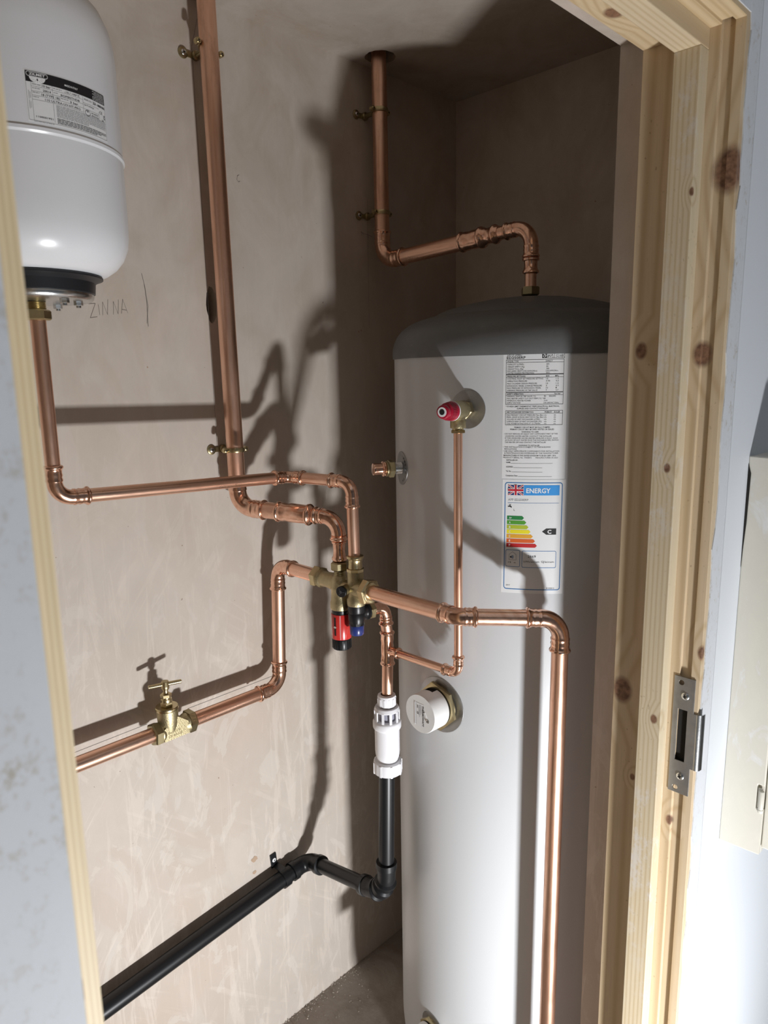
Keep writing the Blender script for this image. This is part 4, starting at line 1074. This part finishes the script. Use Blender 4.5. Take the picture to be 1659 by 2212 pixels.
# black expansion relief head with blue cap
rh = Geo().lathe((b2x, yv, 1.1100), Z_, [(.0130, .014), (.0140, .016), (.0148, .020), (.0164, .026), (.0166, .038), (.0158, .040), (.0168, .042), (.0170, .056)], 36)
dO = Vector((.095, 1, 0)).normalized(); ro = Vector((b2x, yv, 1.1480))
rh.lathe(ro, dO, [(.0140, 0), (.0135, .016), (.0150, .019), (.0178, .021), (.0178, .0245), (.0165, .026)], 32)
build('relief_head', rh, 'black', cv, smooth=35)
cs = Geo()
for k in range(8):
    d = radial(45 * k + 10); cs.obox((b2x + d.x * .0125, yv + d.y * .0125, 1.1285), (d, d.cross(Z_), Z_), (.0022, .0034, .0035))
build('castellation', cs, 'black', cv, smooth=0)
build('blue_cap', Geo().lathe((b2x, yv, 1.1055), Z_, [(.0125, 0), (.0136, .0015), (.0140, .018), (.0132, .0195), (.010, .020)], 36), 'blue_pl', cv, smooth=35)
build('relief_nut', Geo().hexnut(ro + dO * .0255, dO, .0190, .0125, rot=.25), 'brass', cv, smooth=30)

# ------------------------------------------------------------------ main feed to the cylinder
m0 = Vector((.3450, .8963, 1.1985)); mb = Vector((.5485, .8963, 1.1985)); me_ = Vector((.6735, 1.0175, 1.1930)); m4 = Vector((.6705, 1.0165, .17))
run = thing('feed_pipe', 'thick copper pipe bending round the cylinder front and dropping to the floor', 'copper pipe', mb)
d1 = unit(m0, mb); d2 = unit(mb, me_); d3 = unit(me_, m4)
a, b = elbow(run, mb, d1, d2, r28, .030, .020, name='bend', s0=.022, s1=.022); pipe(run, m0, a, r28, 'cu_x', ext0=.006)
a2, b2 = elbow(run, me_, d2, d3, r28, .034, .026); pipe(run, b, a2, r28, 'cu_x')
m5 = Vector((.640, 1.052, .155)); a3, b3 = elbow(run, m4, d3, unit(m4, m5 - Z_ * 0), r28, .030, .026); pipe(run, b2, a3, r28, 'cu_z')

# ------------------------------------------------------------------ discharge run below the relief head
e0 = ro + dO * .036; ec = Vector((.3100, .9660, 1.1450)); et = Vector((.3100, .9700, 1.0540)); ef = Vector((.3100, .9665, .930))
run = thing('discharge_pipe', 'short copper pipe with a tee above the white tundish', 'copper pipe', et)
d1 = unit(e0, ec); d2 = unit(ec, et)
a, b = elbow(run, ec, d1, d2, r22, .022, .018, plain0=True, s0=.012)
dt = unit(et, ef)
tee = Geo()
T1 = et + Z_ * .040; T2 = et - Z_ * .032
def bt(base, dr, S, r): return [(base + dr * (S - h), rr) for h, rr in bead_profile(r)] + [(base + dr * (S * .55), r + .0020), (base + dr * (S * .4), r + .0008), (base + dr * (S * .2), r + .0014)]
top_ = bt(et, Z_, .040, r22); bot_ = bt(et, -Z_, .032, r22)
seq = top_ + bot_[::-1]
tee.sweep([p for p, _ in seq], [q for _, q in seq], 32)
tpr_b = Vector((.4942, .9684, 1.0570)); dbr = unit(et, tpr_b)
br = bt(et, dbr, .034, r15)
tee.sweep([p for p, _ in br] + [et], [q for _, q in br] + [r15 + .003], 28)
build('tee', tee, 'cu_fit', run, smooth=50)
pipe(run, b, T1, r22, 'cu_z'); pipe(run, T2, ef, r22, 'cu_z', ext1=0)

run = thing('relief_pipe', 'thin copper pipe dropping from the crimson capped valve to the tee', 'copper pipe', tpr_b)
t0 = Vector((tO.x, tO.y, TZ - .036)); tc = Vector((.4942, .9684, 1.0570))
d1 = unit(t0, tc); d2 = unit(tc, et)
a, b = elbow(run, tc, d1, d2, r15, .016, .020); pipe(run, t0, a, r15, 'cu_z', ext0=0); pipe(run, b, et + dbr * .030, r15, 'cu_x', ext1=0)

# ------------------------------------------------------------------ tundish
tx, ty = .3100, .9655
td = thing('tundish', 'white plastic tundish with open windows on the discharge pipe', 'tundish', (tx, ty, .79))
def LZ(prof, seg=40): return Geo().lathe((tx, ty, 0), Z_, prof, seg)
def ringz(prof_out, rin, seg=40):
    z0 = prof_out[0][1]; z1 = prof_out[-1][1]
    return Geo().lathe((tx, ty, 0), Z_, [(rin, z0)] + prof_out + [(rin, z1)], seg, cap=False)
nt_ = ringz([(.0178, .9360), (.0185, .9375), (.0185, .9560), (.0180, .9585), (.0150, .9600)], .0120)
for k in range(12):
    d = radial(30 * k); nt_.obox((tx + d.x * .0187, ty + d.y * .0187, .9455), (d, d.cross(Z_), Z_), (.0006, .0016, .0080))
build('top_nut', nt_, 'white_pl', td, smooth=35)
build('upper_collar', ringz([(.0240, .9335), (.0254, .9300), (.0262, .9270), (.0255, .9258)][::-1], .015), 'white_pl', td, smooth=35)
for k in range(10):
    d = radial(36 * k + 8)
    z0, z1 = .9035, .9275
    build('window_bar', Geo().obox((tx + d.x * .0252, ty + d.y * .0252, (z0 + z1) / 2), (d, d.cross(Z_), Z_), (.0012, .0024, (z1 - z0) / 2)), 'white_pl', td, smooth=0)
build('inner_cone', Geo().lathe((tx, ty, 0), Z_, [(.0170, .9000), (.0180, .9140), (.0150, .9300)], 32), 'lilac', td)
build('body', LZ([(.0215, .8080), (.0218, .8180), (.0236, .8225), (.0250, .8290), (.0256, .8360), (.0256, .8860), (.0284, .8880), (.0292, .8900), (.0292, .9010), (.0280, .9030), (.0262, .9045), (.018, .9050)]), 'white_pl', td, smooth=35)
bn = ringz([(.0270, .7870), (.0296, .7890), (.0298, .8080), (.0290, .8130), (.0270, .8145)], .0180)
for k in range(8):
    d = radial(45 * k + 15); bn.obox((tx + d.x * .0298, ty + d.y * .0298, .8000), (d, d.cross(Z_), Z_), (.0008, .0022, .0120))
build('bottom_nut', bn, 'white_pl', td, smooth=35)

# ------------------------------------------------------------------ black waste pipe
rw = .0166
w0 = Vector((.3100, .9625, .800)); wc = Vector((.3100, .9540, .5020)); ww_ = Vector((.0300, .9660, .4362)); w3 = ww_
w3 = ww_ + Vector((0, -1, -.0890)).normalized() * 1.44
run = thing('waste_pipe', 'black plastic waste pipe falling left along the bottom of the wall', 'waste pipe', ww_)
d1 = unit(w0, wc); d2 = unit(wc, ww_); d3 = unit(ww_, w3)
def belbow(parent, C, d1, d2, r, R, S, rings=()):
    pts, T_ = arc_pts(Vector(C), d1, d2, R, 24); P = []; Rd = []
    for h, rr in ((S, r + .0010), (S - .0005, r + .0056), (S - .013, r + .0060), (S - .0135, r + .0040), (.002, r + .0032)):
        P.append(pts[0] - d1 * h); Rd.append(rr)
    n = len(pts)
    for i, p in enumerate(pts):
        P.append(p); Rd.append(r + .0030 + (.0046 if i in rings else 0))
    for h, rr in ((.002, r + .0032), (S - .0135, r + .0040), (S - .013, r + .0060), (S - .0005, r + .0056), (S, r + .0010)):
        P.append(pts[-1] + d2 * h); Rd.append(rr)
    build('elbow', Geo().sweep(P, Rd, 36), 'black', parent, smooth=30)
    return P[0], P[-1]
a, b = belbow(run, wc, d1, d2, rw, .062, .030, rings=(5, 6, 10, 11, 12, 13, 17, 18)); pipe(run, w0, a, rw, 'black', ext0=0)
a2, b2 = belbow(run, ww_, d2, d3, rw, .028, .026); pipe(run, b, a2, rw, 'black')
rw2 = .0190
pipe(run, b2, w3, rw2, 'black', ext1=0, ext0=-.001)
# clip that holds it to the wall
cc = ww_ + d3 * .076
wcl = thing('pipe_clip', 'black saddle clip with a white headed screw on the waste pipe', 'pipe clip', (0, cc.y, cc.z))
tn_ = d3; up_ = (Z_ - tn_ * Z_.dot(tn_)).normalized(); ox = tn_.cross(up_)
if ox.x < 0: ox = -ox
cl = Geo(); n = 22; vs = []; fs = []
for i in range(n + 1):
    a = math.radians(-115 + 230 * i / n)
    for rr in (rw2 + .0004, rw2 + .0034):
        for s_ in (-.0085, .0085):
            vs.append(cc + (ox * math.cos(a) + up_ * math.sin(a)) * rr + tn_ * s_)
for i in range(n):
    k = 4 * i; j = k + 4
    fs += [[k, k + 1, j + 1, j], [k + 2, j + 2, j + 3, k + 3], [k, j, j + 2, k + 2], [k + 1, k + 3, j + 3, j + 1]]
fs += [[0, 2, 3, 1], [4 * n, 4 * n + 1, 4 * n + 3, 4 * n + 2]]
cl.add(vs, fs); build('strap', cl, 'black', wcl, smooth=40)
tb_ = Geo().obox((.0020, cc.y - .004 + up_.y * .036, cc.z + .036), (tn_, up_, X_), (.0085, .0180, .0018)).obox((.0160, cc.y + up_.y * .0215, cc.z + .0218), (tn_, up_, X_), (.0085, .0012, .0160))
build('tab', tb_, 'black', wcl, smooth=0, bevel=.0008)
screw(wcl, (.0036, cc.y - .004 + up_.y * .036, cc.z + .0375), X_, .0052, 'ink_white')

# ------------------------------------------------------------------ hot outlet run at the top right
h0 = Vector((.050, 1.2370, ZC + .06)); hc = Vector((.050, 1.2400, 1.8560)); he = Vector((.4530, 1.2400, 1.8760)); h4 = Vector((.4536, 1.2400, 1.7600))
run = thing('hot_outlet_pipe', 'copper pipe from the ceiling hole down and across to the cylinder lid', 'copper pipe', hc)
d1 = unit(h0, hc); d2 = unit(hc, he); d3 = unit(he, h4)
a, b = elbow(run, hc, d1, d2, r35, .036, .030); pipe(run, h0, a, r35, 'cu_z', ext0=0)
a2, b2 = elbow(run, he, d2, d3, r22 + .002, .034, .024)
tot = (a2 - b).length
s1_ = tot - .112
pipe(run, b, b + d2 * s1_, r35, 'cu_x')
coupling(run, b + d2 * s1_, a2, [(0, r35 + .001), (.0008, r35 + .0034), (.003, r35 + .0042), (.0056, r35 + .0032), (.007, r35 + .0016), (.016, r35 + .0024), (.024, r35 + .0008), (.034, r35 + .0022), (.048, r35 + .0018),
                                 (.050, r35 + .0044), (.054, r35 + .0050), (.058, r35 + .0034), (.061, r28 + .0022), (.072, r28 + .0012), (.082, r28 + .0022), (.085, r28 + .0048), (.089, r28 + .0048), (.092, r28 + .0016), (.098, r22 + .003)], name='reducer')
pipe(run, b + d2 * (s1_ + .09), a2, r22 + .002, 'cu_x', ext0=0)
coupling(run, b2 - d3 * .000, h4, [(0, r22 + .002), (.001, r22 + .0052), (.005, r22 + .0052), (.006, r22 + .002), (.016, r22 + .0012), (.022, r22 + .0026), (.024, r22 + .0046), (.028, r22 + .0046), (.030, r22 + .0012)])
pipe(run, b2 + (h4 - b2).normalized() * .02, h4, r22, 'cu_z', ext0=0, ext1=.004)
build('union_nut', Geo().hexnut(Vector((h4.x, h4.y, 1.7460)), Z_, .0185, .0165, rot=.2), 'brass_dull', run, smooth=30)

# ------------------------------------------------------------------ brass munsen rings on the two risers
def ring_clip(loc, pr, label, xw, tilt=0.0, closed=True, group='brass clips on the risers'):
    # loc: pipe centre at the clip; xw: wall plane x
    c = Vector(loc)
    t = thing('pipe_clip', label, 'pipe clip', (xw, c.y, c.z), group)
    zr = c.z
    n = 40
    R_ = pr + .0022
    P = [Vector((c.x + R_ * math.cos(2 * PI * i / n), c.y + R_ * math.sin(2 * PI * i / n), zr + tilt * math.sin(2 * PI * i / n))) for i in range(n + 1)]
    gz = Geo(); vs = []; fs = []
    for i in range(n):
        a = 2 * PI * i / n; d = Vector((math.cos(a), math.sin(a), 0)); q = Vector((c.x, c.y, zr + tilt * math.sin(a)))
        for rr, hz_ in ((pr + .0003, -.0042), (pr + .0022, -.0044), (pr + .0034, 0), (pr + .0022, .0044), (pr + .0003, .0042)):
            vs.append(q + d * rr + Z_ * hz_)
    for i in range(n):
        j = (i + 1) % n
        if not closed and math.cos(2 * PI * (i + .5) / n) > .05: continue
        for k in range(4): fs.append([i * 5 + k, i * 5 + k + 1, j * 5 + k + 1, j * 5 + k])
        fs.append([i * 5 + 4, i * 5, j * 5, j * 5 + 4])
    build('ring', gz.add(vs, fs), 'brass', t, smooth=35)
    for s_ in (-1, 1):
        e = Vector((c.x + .001, c.y + s_ * (pr + .0068), zr + tilt * s_))
        build('lug', Geo().sweep([e - X_ * .0042, e + X_ * .0042], [.0054, .0054], 18), 'brass', t, smooth=40)
        screw(t, e + X_ * .0042, X_, .0042, 'brass')
    py = c.y - .026; 
    build('back_plate', Geo().lathe((xw, py, zr - .001), X_, [(.0095, 0), (.0100, .001), (.0095, .003), (.0060, .0045)], 24).box((xw, py, zr - .006), (xw + .003, c.y + .004, zr + .004)), 'brass_dull', t, smooth=35)
    screw(t, (xw + .0042, py, zr - .001), X_, .0052, 'zinc')
    build('stem', Geo().sweep([(xw, c.y, zr), (c.x - pr - .001, c.y, zr)], [.0052, .0052], 16).lathe((xw, c.y, zr - .0), X_, [(.0085, 0), (.0085, .006), (.006, .008)], 18), 'brass_dull', t)
ring_clip((.047, .8030, 2.1850), r35, 'open brass clip at the top of the left riser', 0, -.005, False)
ring_clip((.047, .8105, 1.4560), r35, 'brass clip low on the left riser above the crossing pipe', 0)
ring_clip((.050, 1.2375, 2.1770), r35, 'brass clip just under the ceiling on the corner riser', 0)
ring_clip((.050, 1.2390, 1.9620), r35, 'brass clip above the elbow of the corner riser', 0)

# ------------------------------------------------------------------ plaster crumbs along the foot of the back wall
rk = random.Random(21); rub = Geo()
def crumb(c, r):
    vs = []
    for d in ((1, 0, 0), (-1, 0, 0), (0, 1, 0), (0, -1, 0), (0, 0, 1), (0, 0, -.4)):
        vs.append(Vector(c) + Vector(d) * r * rk.uniform(.55, 1.25))
    rub.add(vs, [[0, 2, 4], [2, 1, 4], [1, 3, 4], [3, 0, 4], [2, 0, 5], [1, 2, 5], [3, 1, 5], [0, 3, 5]])
for _ in range(420):
    y = rk.uniform(.45, 1.25); x = min(abs(rk.gauss(0, .016)) + .001, .05)
    crumb((x, y, rk.uniform(0, .003) * (1 if x < .02 else .3)), rk.choice((.0007, .001, .0013, .0018, .0026)))
for _ in range(160):
    crumb((rk.uniform(.02, .12), rk.uniform(.6, 1.2), .0005), rk.uniform(.0008, .002))
ro_ = build('plaster_crumbs', rub, simple('plaster_crumb', (0.36, 0.31, 0.26), .85, var=.35, vscale=120), None, smooth=0, recalc=False)
tag(ro_, 'crumbs of dropped plaster along the foot of the pink wall', 'rubble', kind='stuff')
